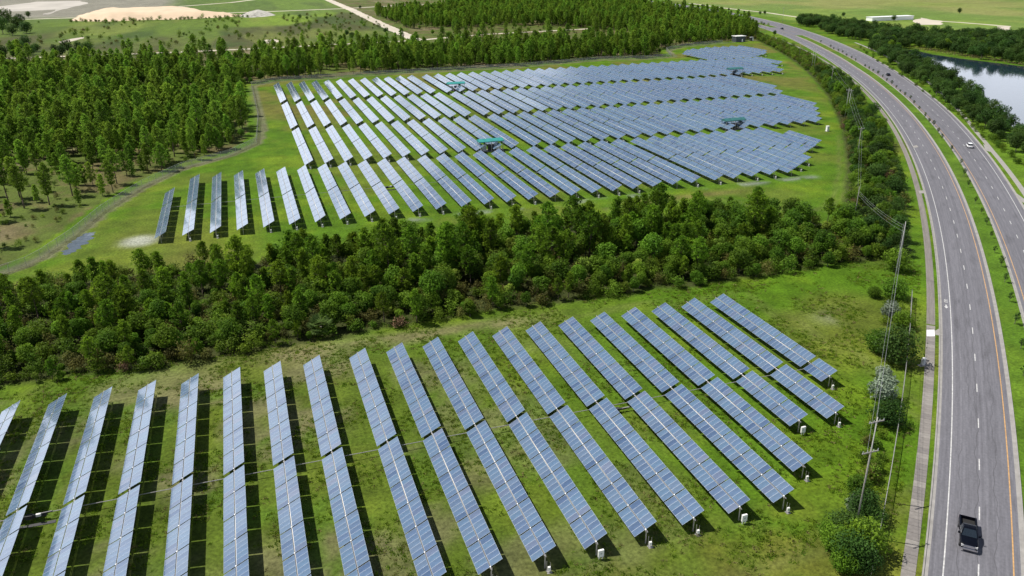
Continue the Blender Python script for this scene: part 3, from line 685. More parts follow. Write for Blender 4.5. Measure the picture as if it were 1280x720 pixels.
span(pl[3], pl[4], [(-.3, -.6), (.3, -.6)], .5, 'wires along the lawn edge beside the roadside trees')
span(pl[4], pl[5], [(-.9, -.4), (.0, -.4), (.9, -.4)], .8, 'wires from the half hidden pole to the nearer twin pair')
span(pl[5], pl[7], [(-.9, -.4), (.9, -.4)], .8, 'wires running on from the nearer twin pair')
span(pl[7], pl[8], [(-.9, -.4), (.9, -.4)], .8, 'wires reaching the farther twin pair')

def netmat():
    M = bpy.data.materials.new('chain link net'); M.use_nodes = True; n = M.node_tree.nodes; l = M.node_tree.links; b = n['Principled BSDF']
    b.inputs['Base Color'].default_value = (.40, .41, .40, 1); b.inputs['Metallic'].default_value = .3; b.inputs['Roughness'].default_value = .5; b.inputs['Alpha'].default_value = .30
    return M
M_net = netmat()
def fence(pts, sp, h, lab, rail_r=.03, top=True, net=True, post_r=.035):
    P = [np.array(q, float) for q in pts]; D = []
    for a, b in zip(P[:-1], P[1:]):
        k = max(1, round(np.linalg.norm(b-a)/sp)); D += [a+(b-a)*i/k for i in range(k)]
    D.append(P[-1]); o = D[0]; T = thing('chain_link_fence', lab, 'fence', (*o, 0)); D = [q-o for q in D]
    pm = MB().cyl((0, 0, -.2), (0, 0, h+.05), post_r, n=6).mesh('fence_post', M_galv)
    for q in D[:300]: obj('fence_post', pm, T, (*q, 0))
    if top: MB().tube([(*q, h) for q in D], rail_r, 5).build('top_rail', M_galv, T)
    mb = MB()
    for a, b in zip(D[:-1], D[1:]): mb.add([(*a, .06), (*b, .06), (*b, h-.04), (*a, h-.04)], [(0, 1, 2, 3)])
    if net: mb.build('net', M_net, T)
fence([RP(-47.7+.12*k, 1374.1)[:2] for k in range(33)], 2.9, 1.75, 'chain link fence with pale top rail between poles and sidewalk', .05)
fence([(-72, 192), (-60, 200), (-54, 206)]+[(q[0]-1.8, q[1]+.6) for q in LAWN_W[2:9]]+[(6, 380), (6, 482), (19, 495), (90, 500.5), (170, 500.5), (235, 513.5), (266, 506.5), (287, 511), (302, 546), (325, 563), (368, 575)], 4, 2.3, 'long chain link fence between the far solar field and the pines', .03, post_r=.05)

# ------------------------------------------------------------------ vegetation meshes
def leafmesh(name, C0, Nn, size, tint, mt, asp=.55, rg=NR, extra=None):
    """rhombic leaves: centre, normal, length"""
    n = len(C0); t = rg.normal(size=(n, 3)); t -= (t*Nn).sum(1)[:, None]*Nn; t /= np.linalg.norm(t, axis=1)[:, None]+1e-9; s = np.cross(Nn, t)
    size = np.broadcast_to(np.asarray(size), (n,))[:, None]
    V = np.stack([C0-t*size*.5, C0+s*size*asp*.5, C0+t*size*.5, C0-s*size*asp*.5], 1).reshape(-1, 3)
    return quads(name, V, np.repeat(tint, 4), mt)
def quads(name, V, tint, mt):
    n = len(V)//4; me = bpy.data.meshes.new(name); me.vertices.add(len(V)); me.vertices.foreach_set('co', np.ascontiguousarray(V, dtype=np.float32).ravel())
    me.loops.add(n*4); me.loops.foreach_set('vertex_index', np.arange(n*4)); me.polygons.add(n); me.polygons.foreach_set('loop_start', np.arange(0, n*4, 4)); me.update(calc_edges=True)
    a = me.attributes.new('tint', 'FLOAT', 'POINT'); a.data.foreach_set('value', np.asarray(tint, dtype=np.float32)); me.materials.append(mt); return me
def nrm(a): return a/(np.linalg.norm(a, axis=-1, keepdims=True)+1e-9)
def pine_mesh(h, cw, c0, seed, mt, tufts=95, blade=.62):
    """returns crown mesh, trunk mesh; h height, cw crown radius, c0 start of the crown as a share of h"""
    rg = np.random.RandomState(seed); tk = MB(); bend = rg.normal(size=2)*.25
    ax = lambda t: np.array([bend[0]*t*t, bend[1]*t*t, h*t])
    for k in range(5): tk.cyl(ax(k/5), ax((k+1)/5), .19*(h/12)*(1-.17*k), .19*(h/12)*(1-.17*(k+1)), 6, 0, k == 0)
    tk.v = [(x, y, z if z > .01 else z-.3) for x, y, z in tk.v]
    cen = []; tufts = int(tufts*1.5); nb = int(tufts/4.2)
    for i in range(nb):
        u = (i+rg.rand())/nb; u = u**.9; zt = c0+(1-c0)*u; prof = (1-u)**.45*(.45+.85*min(1, u*3)) if u < .97 else .05
        L_ = cw*max(.12, prof)*rg.uniform(.65, 1.15); an = i*2.4+rg.normal()*.3; d = np.array([math.cos(an), math.sin(an), rg.uniform(-.05, .35)]); a = ax(zt*.97); e = a+d*L_
        tk.cyl(a, e, .05, .02, 4, 0, False)
        for j in range(rg.randint(3, 7)): 
            q = a+d*L_*rg.uniform(.45, 1.08)+rg.normal(size=3)*np.array([.40, .40, .30])*max(.5, L_/1.7); cen.append((q, rg.uniform(.75, 1.2), rg.rand()))
    cen.append((ax(1.0), .8, .8)); Vs = []; tn = []
    for q, s, tt in cen:
        nbld = 9; d = nrm(rg.normal(size=(nbld, 3))+np.array([0, 0, .45])); w = nrm(np.cross(d, rg.normal(size=(nbld, 3))))
        L_ = blade*s*rg.uniform(.75, 1.2, size=(nbld, 1)); b = q+d*.05; wd = .15*s
        Vs.append(np.stack([b, b+d*L_*.5+w*wd, b+d*L_, b+d*L_*.5-w*wd], 1).reshape(-1, 3))
        up = np.clip((q[2]/h-c0)/(1-c0), 0, 1); tn.append(np.full(nbld*4, np.clip(.10+.75*tt+.12*(rg.rand()-.5), 0, 1)))
    return quads('crown', np.concatenate(Vs), np.concatenate(tn), mt), tk.mesh('trunk', M_bark, True)
def broad_mesh(h, cw, seed, mt, n=1000, leaf=.42, base=.28, lobes=9, asp=.6):
    rg = np.random.RandomState(seed); tk = MB(); th = h*base
    tk.cyl((0, 0, -.3), (0, 0, th), .16*h/7, .11*h/7, 7)
    LC = []
    for i in range(lobes):
        an = i*2.4+rg.normal()*.4; u = (i+.5)/lobes; rr = cw*.62*math.sqrt(1-abs(2*u-1)**1.5)*rg.uniform(.6, 1.1); z = h*(base*.9+(1-base)*(.18+.62*u))
        c = np.array([math.cos(an)*rr, math.sin(an)*rr, z]); s = cw*rg.uniform(.38, .58); LC.append((c, s, rg.rand())); tk.cyl((0, 0, th*.9), tuple(c), .07*h/7, .025, 5, 0, False)
    C0 = []; Nn = []; tn = []
    for c, s, tt in LC:
        k = n//lobes; d = nrm(rg.normal(size=(k, 3))); rr = s*rg.uniform(.35, 1.12, size=(k, 1))**.55; sq = np.array([1, 1, .78]); p = c+d*rr*sq; p[:, 2] = np.maximum(p[:, 2], h*.06)
        C0.append(p); Nn.append(nrm(d*.75+np.array([0, 0, .5])+rg.normal(size=(k, 3))*.55)); tn.append(np.clip(.18+.5*tt+.22*rg.rand(k)+.12*d[:, 2], 0, 1))
    return leafmesh('crown', np.concatenate(C0), np.concatenate(Nn), leaf*rg.uniform(.65, 1.3, size=(n//lobes)*lobes), np.concatenate(tn), mt, asp, rg), tk.mesh('trunk', M_barkg, True)
def shrub_mesh(h, cw, seed, mt, n=420, leaf=.30, lobes=6):
    rg = np.random.RandomState(seed); C0 = []; Nn = []; tn = []
    for i in range(lobes):
        an = i*2.4+rg.rand(); rr = cw*.55*math.sqrt((i+.3)/lobes); c = np.array([math.cos(an)*rr, math.sin(an)*rr, h*rg.uniform(.35, .62)]); s = rg.uniform(.40, .6); tt = rg.rand(); k = n//lobes
        d = nrm(rg.normal(size=(k, 3))); p = c+d*np.array([cw*s, cw*s, h*.42])*rg.uniform(.4, 1.1, size=(k, 1)); p[:, 2] = np.abs(p[:, 2])+.04
        C0.append(p); Nn.append(nrm(d*.7+np.array([0, 0, .5])+rg.normal(size=(k, 3))*.5)); tn.append(np.clip(.15+.55*tt+.25*rg.rand(k), 0, 1))
    return leafmesh('foliage', np.concatenate(C0), np.concatenate(Nn), leaf*rg.uniform(.6, 1.35, size=(n//lobes)*lobes), np.concatenate(tn), mt, .6, rg)

PINE = [pine_mesh(h, cw, c0, 100+i, M_pine, tf) for i, (h, cw, c0, tf) in enumerate([(10.5, 2.1, .30, 110), (9.0, 1.9, .22, 100), (11.5, 2.3, .36, 120), (7.5, 1.7, .15, 90), (10, 1.8, .25, 100), (12.5, 2.5, .42, 125)])]
PLAN = [pine_mesh(h, cw, c0, 200+i, M_wood, tf, .54) for i, (h, cw, c0, tf) in enumerate([(13, 2.0, .24, 150), (11.5, 1.8, .20, 135), (14.5, 2.3, .32, 165), (12, 1.9, .16, 140), (9, 1.6, .12, 120), (13.5, 2.6, .36, 170), (10, 2.2, .2, 110), (15, 2.0, .40, 130)])]
BROAD = [broad_mesh(h, cw, 300+i, M_broad, 1900, .46, b, 10) for i, (h, cw, b) in enumerate([(6.5, 2.5, .22), (5.2, 2.3, .16), (7.6, 2.8, .28), (5.8, 2.1, .2), (6.8, 2.9, .18)])]
OAK = [broad_mesh(h, cw, 400+i, M_oak, 1500, .62, b, 12) for i, (h, cw, b) in enumerate([(8.5, 4.2, .16), (10, 4.6, .2), (7.2, 3.8, .12), (9, 3.6, .18)])]
SHRUB = [shrub_mesh(h, cw, 500+i, M_shrub) for i, (h, cw) in enumerate([(2.4, 1.5), (1.8, 1.3), (3.0, 1.7), (2.2, 1.9), (3.6, 1.8)])]
DULL = [shrub_mesh(h, cw, 600+i, M_dull, 360, .28) for i, (h, cw) in enumerate([(2.6, 1.5), (1.9, 1.4), (3.2, 1.6)])]
YEL = [broad_mesh(h, cw, 650+i, M_yel, 800, .42, .2, 7) for i, (h, cw) in enumerate([(5.5, 1.9), (4.6, 1.7)])]

def tree(kind, var, p, s, label, cat, group, rz=None, sz=None):
    crown, trunk = var
    T = thing(kind, label, cat, (p[0], p[1], 0), group, (RND.gauss(0, .035), RND.gauss(0, .035), RND.random()*6.28 if rz is None else rz), (s, s, s*(sz or RND.uniform(.9, 1.12))))
    obj('trunk', trunk, T); obj('crown', crown, T); return T
def shrub(me, p, s, label, group, kind='shrub', sz=None):
    o = bpy.data.objects.new(kind, me); COL.objects.link(o); o.location = (p[0], p[1], 0); o.rotation_euler = (0, 0, RND.random()*6.28); o.scale = (s, s, s*(sz or RND.uniform(.85, 1.15)))
    o['label'] = label; o['category'] = 'shrub'
    if group: o['group'] = group
    return o
def scatter(poly, sp, jit=.42, dens=None):
    P = np.array([q[:2] for q in poly]); x0, y0 = P.min(0); x1, y1 = P.max(0); out = []
    y = y0; row = 0
    while y < y1:
        x = x0+(row % 2)*sp/2
        while x < x1:
            out.append((x+RND.uniform(-jit, jit)*sp, y+RND.uniform(-jit, jit)*sp)); x += sp
        y += sp*.9; row += 1
    A = np.array(out); k = inside(P, A[:, 0], A[:, 1]); A = A[k]
    return A
def vis(A, h=8, mg=30): return np.array([q for q in A if inframe((q[0], q[1], 0), mg) or inframe((q[0], q[1], h), mg)])

RUST = [shrub_mesh(h, cw, 690+i, M_rust, 360, .26) for i, (h, cw) in enumerate([(2.2, 1.5), (1.6, 1.3)])]
def wood(name, pts, variants, smin, smax, label):
    """one object: trunk and crown of every tree beyond the singly built ones"""
    me = bpy.data.meshes.new(name); n = len(pts); me.vertices.add(n)
    me.vertices.foreach_set('co', np.concatenate([pts, np.zeros((n, 1))], 1).astype(np.float32).ravel())
    for nm, ty, val in (('turn', 'FLOAT', NR.rand(n)*6.28), ('lean', 'FLOAT', NR.normal(size=n)*.045), ('size', 'FLOAT', NR.uniform(smin, smax, n)), ('pick', 'INT', NR.randint(0, len(variants), n))):
        a = me.attributes.new(nm, ty, 'POINT'); a.data.foreach_set('value', val.astype(np.int32) if ty == 'INT' else val.astype(np.float32))
    me.update(); o = obj(name, me, kind='stuff'); o['label'] = label
    g = bpy.data.node_groups.new(name, 'GeometryNodeTree'); g.interface.new_socket('Geometry', in_out='INPUT', socket_type='NodeSocketGeometry'); g.interface.new_socket('Geometry', in_out='OUTPUT', socket_type='NodeSocketGeometry')
    gn = g.nodes; gl = g.links; gi = gn.new('NodeGroupInput'); go = gn.new('NodeGroupOutput'); ip = gn.new('GeometryNodeInstanceOnPoints'); jn = gn.new('GeometryNodeJoinGeometry')
    gl.new(gi.outputs[0], ip.inputs['Points'])
    for vv in reversed(variants):
        oi = gn.new('GeometryNodeObjectInfo'); oi.inputs['Object'].default_value = vv; oi.inputs['As Instance'].default_value = True; gl.new(oi.outputs['Geometry'], jn.inputs[0])
    gl.new(jn.outputs[0], ip.inputs['Instance']); ip.inputs['Pick Instance'].default_value = True
    def nat(nm, ty):
        q = gn.new('GeometryNodeInputNamedAttribute'); q.data_type = ty; q.inputs[0].default_value = nm; return [s for s in q.outputs if s.enabled and s.name == 'Attribute'][0]
    cx = gn.new('ShaderNodeCombineXYZ'); gl.new(nat('turn', 'FLOAT'), cx.inputs[2]); gl.new(nat('lean', 'FLOAT'), cx.inputs[0]); gl.new(cx.outputs[0], ip.inputs['Rotation'])
    cs = gn.new('ShaderNodeCombineXYZ'); sv = nat('size', 'FLOAT')
    for k in range(3): gl.new(sv, cs.inputs[k])
    gl.new(cs.outputs[0], ip.inputs['Scale']); gl.new(nat('pick', 'INT'), ip.inputs['Instance Index']); gl.new(ip.outputs[0], go.inputs[0])
    md = o.modifiers.new('trees', 'NODES'); md.node_group = g
    return o
def joined(name, parts):
    """crown and trunk of one tree as a single mesh, used by the wood"""
    (cr, tk) = parts; nv = len(cr.vertices); V1 = np.empty(nv*3, np.float32); cr.vertices.foreach_get('co', V1); t1 = np.empty(nv, np.float32); cr.attributes['tint'].data.foreach_get('value', t1)
    V = [tuple(q) for q in V1.reshape(-1, 3)]+[tuple(v.co) for v in tk.vertices]
    Fc = [tuple(p.vertices) for p in cr.polygons]+[tuple(nv+i for i in p.vertices) for p in tk.polygons]
    me = bpy.data.meshes.new(name); me.from_pydata(V, [], Fc); me.materials.append(cr.materials[0]); me.materials.append(tk.materials[0])
    me.polygons.foreach_set('material_index', [0]*len(cr.polygons)+[1]*len(tk.polygons)); a = me.attributes.new('tint', 'FLOAT', 'POINT'); a.data.foreach_set('value', np.concatenate([t1, np.zeros(len(tk.vertices), np.float32)]))
    return bpy.data.objects.new(name, me)
def leafobj(me):
    return bpy.data.objects.new('clump', me)
SVAR = [leafobj(q) for q in SHRUB+DULL[:2]]

# --- the wooded belt between the two solar fields
pts = vis(scatter(BELT, 2.75)); RND.shuffle(lst := [tuple(q) for q in pts])
plan = []; under = []; cnt = {'p': 0, 'b': 0, 's': 0}
for x, y in lst:
    d = float(sdist(BELT, np.array([x]), np.array([y]))[0]); g = float(fbm(np.array([x]), np.array([y]), 26, 3, 31)[0]); u = RND.random()
    hf = .72+.20*float(sstep(-15, 35, np.array(x)))
    pine_p = (.46 if y > 158 else .16)*(1.0 if x < 105 else .35)
    edge = d < 2.6
    if u < pine_p and cnt['p'] < 235:
        cnt['p'] += 1; v = RND.randrange(len(PINE)); sc = hf*RND.uniform(.72, 1.12)*(1 if d > 5 else .72); plan.append(('pine', x, y, v, sc, ('tall' if sc > .86 else 'short')+' bright pine'))
    elif u < .66 and not (edge and u > .40) and cnt['b'] < 298:
        cnt['b'] += 1; sc = hf*RND.uniform(.75, 1.25)*(1 if d > 4 else .62)
        if RND.random() < .16: plan.append(('yel', x, y, RND.randrange(len(YEL)), sc, 'pale young tree'))
        else: plan.append(('broad', x, y, RND.randrange(len(BROAD)), sc, ('large' if sc > .95 else 'small')+' dark leafy tree'))
    elif (edge or RND.random() < .45) and cnt['s'] < 290:
        cnt['s'] += 1; q = RND.random(); k = 'rust' if q < .03 else 'dull' if q < (.52 if g > .5 else .28) else 'shrub'
        pool = {'rust': RUST, 'dull': DULL, 'shrub': SHRUB}[k]; plan.append((k, x, y, RND.randrange(len(pool)), RND.uniform(.85, 1.55), {'rust': 'reddish brown shrub', 'dull': 'dull olive shrub', 'shrub': 'green shrub'}[k]))
    else: under.append((x, y))
bins = {}
for q in plan:
    k = min(range(20), key=lambda i: abs(NEAR_X[i]-q[1]*.93)) if q[1] < 96 else -1-int((q[1]-96)/14)
    dep = 'front' if q[2] < 154 else 'middle' if q[2] < 172 else 'back'
    bins.setdefault((q[5], k, dep), []).append(q)
for (nm, k, dep), qs in bins.items():
    qs.sort(key=lambda q: q[1])
    where = 'at belt %s behind the %s near row from the road' % (dep, ordw(k+1)) if k >= 0 else 'near belt %s in the %s stretch toward the road' % (dep, ordw(-k))
    for n_, (kind, x, y, v, sc, _) in enumerate(qs):
        lab = nm+' '+where+(', '+ordw(n_+1) if len(qs) > 1 else '')
        if kind == 'pine': tree('pine_tree', PINE[v], (x, y), sc, lab, 'pine tree', 'pines in the wooded belt')
        elif kind == 'broad': tree('leafy_tree', BROAD[v], (x, y), sc, lab, 'leafy tree', 'dark leafy trees in the wooded belt')
        elif kind == 'yel': tree('leafy_tree', YEL[v], (x, y), sc, lab, 'leafy tree', 'pale young trees in the wooded belt')
        else: shrub({'rust': RUST, 'dull': DULL, 'shrub': SHRUB}[kind][v], (x, y), sc, lab, 'shrubs in the wooded belt')
wood('belt_undergrowth', np.array(under), SVAR, .8, 1.5, 'low undergrowth between the trees of the wooded belt')
# singled out trees of the belt
for px, py, v, s, lab in [(940, 287, 5, .98, 'tallest dark pine at the road end of the belt, above its neighbours'), (565, 335, 2, 1.0, 'tall bushy pine rising above the middle of the belt'), (688, 330, 0, 1.0, 'tall bright pine in the belt below the shaded panel ends'), (302, 345, 0, .95, 'tall dark pine in the belt in front of the far leftmost rows')]:
    p = at(px, py+14); tree('pine_tree', PINE[v], p, s*1.15, lab, 'pine tree', 'pines in the wooded belt')
def palm(p, s, lab):
    rg = np.random.RandomState(9); Vs = []; tn = []
    for i in range(26):
        an = i*2.4; el = rg.uniform(.05, 1.2); d = np.array([math.cos(an)*math.cos(el), math.sin(an)*math.cos(el), math.sin(el)]); b = np.array([0, 0, .9])+d*.9; w = nrm(np.cross(d, np.array([0, 0, 1.0])))
        for j in range(11):
            f = (j-5)/5*1.25; dd = nrm(d*math.cos(f)+w*math.sin(f)-np.array([0, 0, .25])); ww = nrm(np.cross(dd, nrm(np.cross(d, w))))*.07
            Vs.append(np.stack([b, b+dd*.55+ww, b+dd*1.0, b+dd*.55-ww])); tn += [rg.uniform(.2, 1)]*4
    T = thing('palmetto', lab, 'palm', (p[0], p[1], 0), None, None, s); obj('fronds', quads('fronds', np.concatenate(Vs), tn, M_palm), T); MB().cyl((0, 0, -.2), (0, 0, 1.0), .16, .12, 8).build('trunk', M_barkg, T)
palm(at(402, 418), 1.7, 'pale fan leaved palm at the belt edge facing the near rows')

# --- roadside thicket along the power line
stripA = [RP(a, 1358.5)[:2] for a in np.arange(-42.6, -14, .5)]+[RP(a, 1373)[:2] for a in np.arange(-14.5, -43.2, -.5)]
pts = [tuple(q) for q in vis(scatter(stripA, 3.05))]; pts.sort(key=lambda q: q[0]**2+q[1]**2); tl = []; slx = []; under = []
for x, y in pts:
    r, a = polar(x, y); e = min(r-1358, 1374-r); u = RND.random()
    if a > -18 and u < .2: continue
    if u < .60 and e > 1.2 and len(tl) < 290: tl.append((x, y, r, RND.uniform(.62, 1.22)*(1 if e > 3 else .72), RND.random() < .14))
    elif len(slx) < 200 and RND.random() < .8: slx.append((x, y, r, RND.uniform(.9, 1.7)))
    else: under.append((x, y))
c = {}
for x, y, r, sc, yl in tl:
    k = ('pale young' if yl else 'tall dark' if sc > .9 else 'small dark', 'lawn' if r < 1363.5 else 'road' if r > 1368.5 else 'middle'); c[k] = c.get(k, 0)+1
    tree('roadside_tree', *((RND.choice(YEL if yl else BROAD), (x, y), sc) if yl or RND.random() < .45 else (RND.choice(OAK), (x, y), sc*.68)), '%s roadside tree, %s on the %s side of the thicket from its near end' % (k[0], ordw(c[k]), k[1]), 'roadside tree', 'trees of the roadside thicket')
for x, y, r, sc in slx:
    q = RND.random(); nm = 'dull brown' if q < .3 else 'reddish' if q < .36 else 'green'; k = (nm, 'lawn' if r < 1366 else 'road'); c[k] = c.get(k, 0)+1
    shrub(RND.choice(DULL if nm == 'dull brown' else RUST if nm == 'reddish' else SHRUB), (x, y), sc, '%s shrub, %s on the %s side of the roadside thicket from its near end' % (nm, ordw(c[k]), k[1]), 'shrubs of the roadside thicket', 'thicket_shrub')
wood('thicket_undergrowth', np.array(under), SVAR, .8, 1.5, 'low undergrowth of the roadside thicket')
# lone bushes along the fence
GREYB = broad_mesh(3.2, 2.1, 71, M_grey, 1500, .36, .1, 12); BUSH = broad_mesh(4.4, 3.1, 72, M_broad, 2600, .36, .06, 19); BUSHD = broad_mesh(4.8, 3.3, 73, M_oak, 2800, .36, .06, 21)
for (px, py, v, s, lab) in [(1118, 338, BUSH, .85, 'round green bush touching the tall pale pole'), (1117, 372, BUSH, .85, 'round dark bush on the fence, next below the pale pole'), (1093, 372, BUSH, .45, 'small bush leaning from the lawn side of the fence bush'),
                            (1116, 452, BUSHD, 1.0, 'largest round dark tree midway along the sidewalk fence'), (1098, 440, BUSH, .75, 'bright green bush on the lawn side of the round dark tree'), (1128, 410, BUSH, .6, 'leafy bush behind the round dark tree'),
                            (1112, 398, GREYB, .75, 'silvery grey shrub behind the round dark tree'), (1102, 500, GREYB, .95, 'big silvery grey shrub beneath the wires'), (1103, 475, GREYB, .6, 'small silvery grey shrub just behind the big one'),
                            (1109, 530, BUSHD, .72, 'dark bush in front of the silvery grey shrub'), (1066, 704, BUSHD, .66, 'dark half of the big bush at the foot of the near poles'), (1044, 688, BUSH, .62, 'bright green half of the big bush at the near poles'),
                            (1082, 690, BUSH, .75, 'leafy bush between the near poles and the fence'), (1078, 645, BUSHD, .62, 'dark blue-green bush behind the near poles'), (1068, 640, GREYB, .55, 'pale grey shrub behind the big bush at the poles'), (1056, 668, BUSHD, .6, 'dark leafy bush on the lawn side of the near poles'), (1090, 655, BUSHD, .45, 'low dark bush against the fence beside the near poles'), (1070, 618, BUSH, .45, 'leafy bush just behind the near concrete pole'), (1052, 712, BUSH, .5, 'leafy bush at the front of the big bush clump'), (1080, 712, BUSHD, .5, 'dark low bush at the front of the clump, toward the fence'), (1034, 672, BUSH, .38, 'low green bush at the lawn tip of the big bush clump'), (1068, 678, BUSH, .6, 'upright green bush inside the big bush clump'), (1094, 590, BUSH, .35, 'small bush beside the fence, behind the near poles')]:
    tree('bush', v, at(px, py), s*1.32, lab, 'bush', None)
for i, (px, py, s) in enumerate([(1112, 385, .9), (1108, 392, .8), (1124, 392, .7), (1106, 405, .7), (1091, 600, .7), (1100, 575, .6), (1096, 560, .7), (1102, 548, .6)]):
    shrub(SHRUB[i % 5], at(px, py), s*1.2, '%s weedy clump along the sidewalk fence, counted toward the camera' % ordw(i+1), 'weedy clumps along the sidewalk fence', 'weed_bush')

for i in range(26):
    t = i/25; q = at(1058+48*t+RND.uniform(-9, 9), 712-225*t+RND.uniform(-8, 8)); shrub(RND.choice(SHRUB+SHRUB+DULL), q, RND.uniform(.45, 1.05), '%s ragged shrub of the clumps along the near poles, from the camera' % ordw(i+1), 'ragged shrubs along the near poles', 'pole_shrub')
# --- tufts standing in the mown turf
def tuft(seed, mt, h):
    rg = np.random.RandomState(seed); k = 16; p = rg.normal(size=(k, 3))*np.array([.16, .16, 0]); d = nrm(rg.normal(size=(k, 3))*np.array([.5, .5, 0])+np.array([0, 0, 1])); w = nrm(np.cross(d, rg.normal(size=(k, 3))))*.045; L_ = h*rg.uniform(.5, 1.2, size=(k, 1))
    return quads('tuft', np.stack([p-w, p+w, p+d*L_+w*.3, p+d*L_-w*.3], 1).reshape(-1, 3), np.repeat(rg.rand(k), 4), mt)
M_gr = leafmat('turf blades', (.075, .150, .012), (.190, .290, .022), .45, .6); M_dry = leafmat('dry turf blades', (.15, .15, .045), (.28, .26, .10), .3, .6)
TV = [leafobj(tuft(900+i, M_gr if i < 5 else M_dry, .20)) for i in range(6)]
gx = np.array([(RND.uniform(-55, 145), RND.uniform(48, 146)) for _ in range(60000)])
gk = fbm(gx[:, 0], gx[:, 1], 6, 4, 51)+.25*(NR.rand(len(gx))-.5); gr, ga = polar(gx[:, 0], gx[:, 1]); gx = gx[(gk > .53) & (gr < 1376)]
gx = vis(gx, .2, 10); wood('turf_tufts', gx, TV, .5, 1.5, 'taller grass tufts and dry weeds in the turf round the near rows')
# --- saplings of the road median
SAP = [broad_mesh(2.6, .75, 80+i, M_oak, 260, .22, .22, 6) for i in range(3)]
sp = [(1188.7, 189), (1200.7, 206), (1204.5, 220), (1210, 234), (1218.7, 254), (1226, 267), (1233, 281), (1238, 297), (1243, 316), (1251, 333), (1255.5, 353), (1261.7, 377), (1268, 405), (1275.5, 436), (1278.7, 470),
      (1125, 116), (1131, 121), (1137.5, 125), (1142, 131), (1148.5, 138), (1156, 148), (1161, 154), (1166.5, 158), (1172.5, 167), (1176.5, 175), (1057.5, 71), (1064, 74), (1069, 77), (1081, 84.5), (1086, 87.5), (1091, 90.5), (1097, 93.5), (1103, 97.5), (1108, 102.5), (1114, 106.5), (1120, 111), (1053, 67), (1047.5, 65), (1042, 62.5), (1038, 60), (1026, 54)]
for i, (px, py) in enumerate(sorted(sp, key=lambda q: -q[1])):
    p = at(px, py); tree('median_sapling', SAP[i % 3], p, RND.uniform(.8, 1.15), '%s sapling from the camera along the grassy road median' % ordw(i+1), 'sapling', 'saplings of the road median')

# --- oaks round the pond and on the far side of the road
oakN = [at(*q)[:2] for q in [(995, 33), (1022, 35), (1040, 45), (1085, 53), (1105, 61), (1118, 64), (1140, 60), (1180, 65), (1240, 77), (1300, 84), (1330, 57), (1280, 52), (1240, 46), (1200, 47), (1140, 46), (1100, 39), (1060, 33), (1030, 29), (1000, 26)]]
bank = [at(*q)[:2] for q in [(1086, 55), (1118, 65), (1140, 74), (1165, 89), (1190, 103), (1215, 121), (1245, 144), (1275, 172), (1310, 204), (1310, 222), (1265, 190), (1235, 172), (1205, 146), (1165, 116), (1120, 88), (1090, 66)]]
pts = [tuple(q) for q in vis(scatter(bank, 6.2), 8, 25)]; pts.sort(key=lambda q: q[0]**2+q[1]**2)
for i, (x, y) in enumerate(pts[:290]):
    sc = RND.uniform(.55, .95); tree('oak_tree', RND.choice(OAK), (x, y), sc, '%s round oak on the pond bank, %s from the camera end' % ('large' if sc > .75 else 'small', ordw(i+1)), 'oak tree', 'oaks on the near pond bank')
OVAR = [joined('grove_oak', q) for q in OAK]
if len(pts) > 290: wood('bank_wood', np.array(pts[290:]), OVAR, .55, .95, 'farther oaks of the pond bank')
pts = [tuple(q) for q in vis(scatter(oakN, 7.2), 10, 25)]; pts.sort(key=lambda q: q[0]**2+q[1]**2)
for i, (x, y) in enumerate(pts[:290]):
    sc = RND.uniform(.75, 1.15); tree('grove_tree', RND.choice(OAK if RND.random() < .8 else BROAD), (x, y), sc*(1 if RND.random() < .9 else 1.25), '%s dark tree in the grove behind the pond, %s from the camera' % ('spreading' if sc > .95 else 'smaller', ordw(i+1)), 'grove tree', 'trees of the grove behind the pond')
if len(pts) > 290: wood('grove_wood', np.array(pts[290:]), OVAR, .75, 1.15, 'farther trees of the grove behind the pond')
# shrubs on the road side of the bank
for i in range(46):
    t = i/45*6; pts_ = [(1075, 60), (1110, 83), (1150, 107), (1195, 141), (1225, 166), (1250, 185), (1280, 208)]; k = min(5, int(t)); f = t-k
    q = at(pts_[k][0]*(1-f)+pts_[k+1][0]*f+RND.uniform(-3, 3), pts_[k][1]*(1-f)+pts_[k+1][1]*f+RND.uniform(-1, 4)); shrub(RND.choice(SHRUB), q, RND.uniform(.7, 1.2), '%s low shrub along the road side of the pond bank, from the far end' % ordw(i+1), 'low shrubs below the pond bank oaks', 'bank_shrub')
# reeds on the far shore
C0 = []; Nn = []
shore = [at(*q)[:2] for q in [(1128, 60), (1150, 63), (1180, 67.5), (1220, 74), (1280, 82), (1320, 86)]]
for a, b in zip(shore[:-1], shore[1:]):
    for k in range(int(np.linalg.norm(b-a)*9)):
        q = a+(b-a)*RND.random()+np.array([RND.gauss(0, 1.6), RND.gauss(0, 1.6)])+np.array([2.0, 1]); C0.append((q[0], q[1], RND.uniform(.2, 2.0))); Nn.append((RND.gauss(0, 1), RND.gauss(0, 1), .15))
o = obj('reeds', leafmesh('reeds', np.array(C0), nrm(np.array(Nn)), NR.uniform(.6, 1.3, len(C0)), NR.rand(len(C0)), M_reed, .3), kind='stuff'); o['label'] = 'tan reeds along the far pond shore'

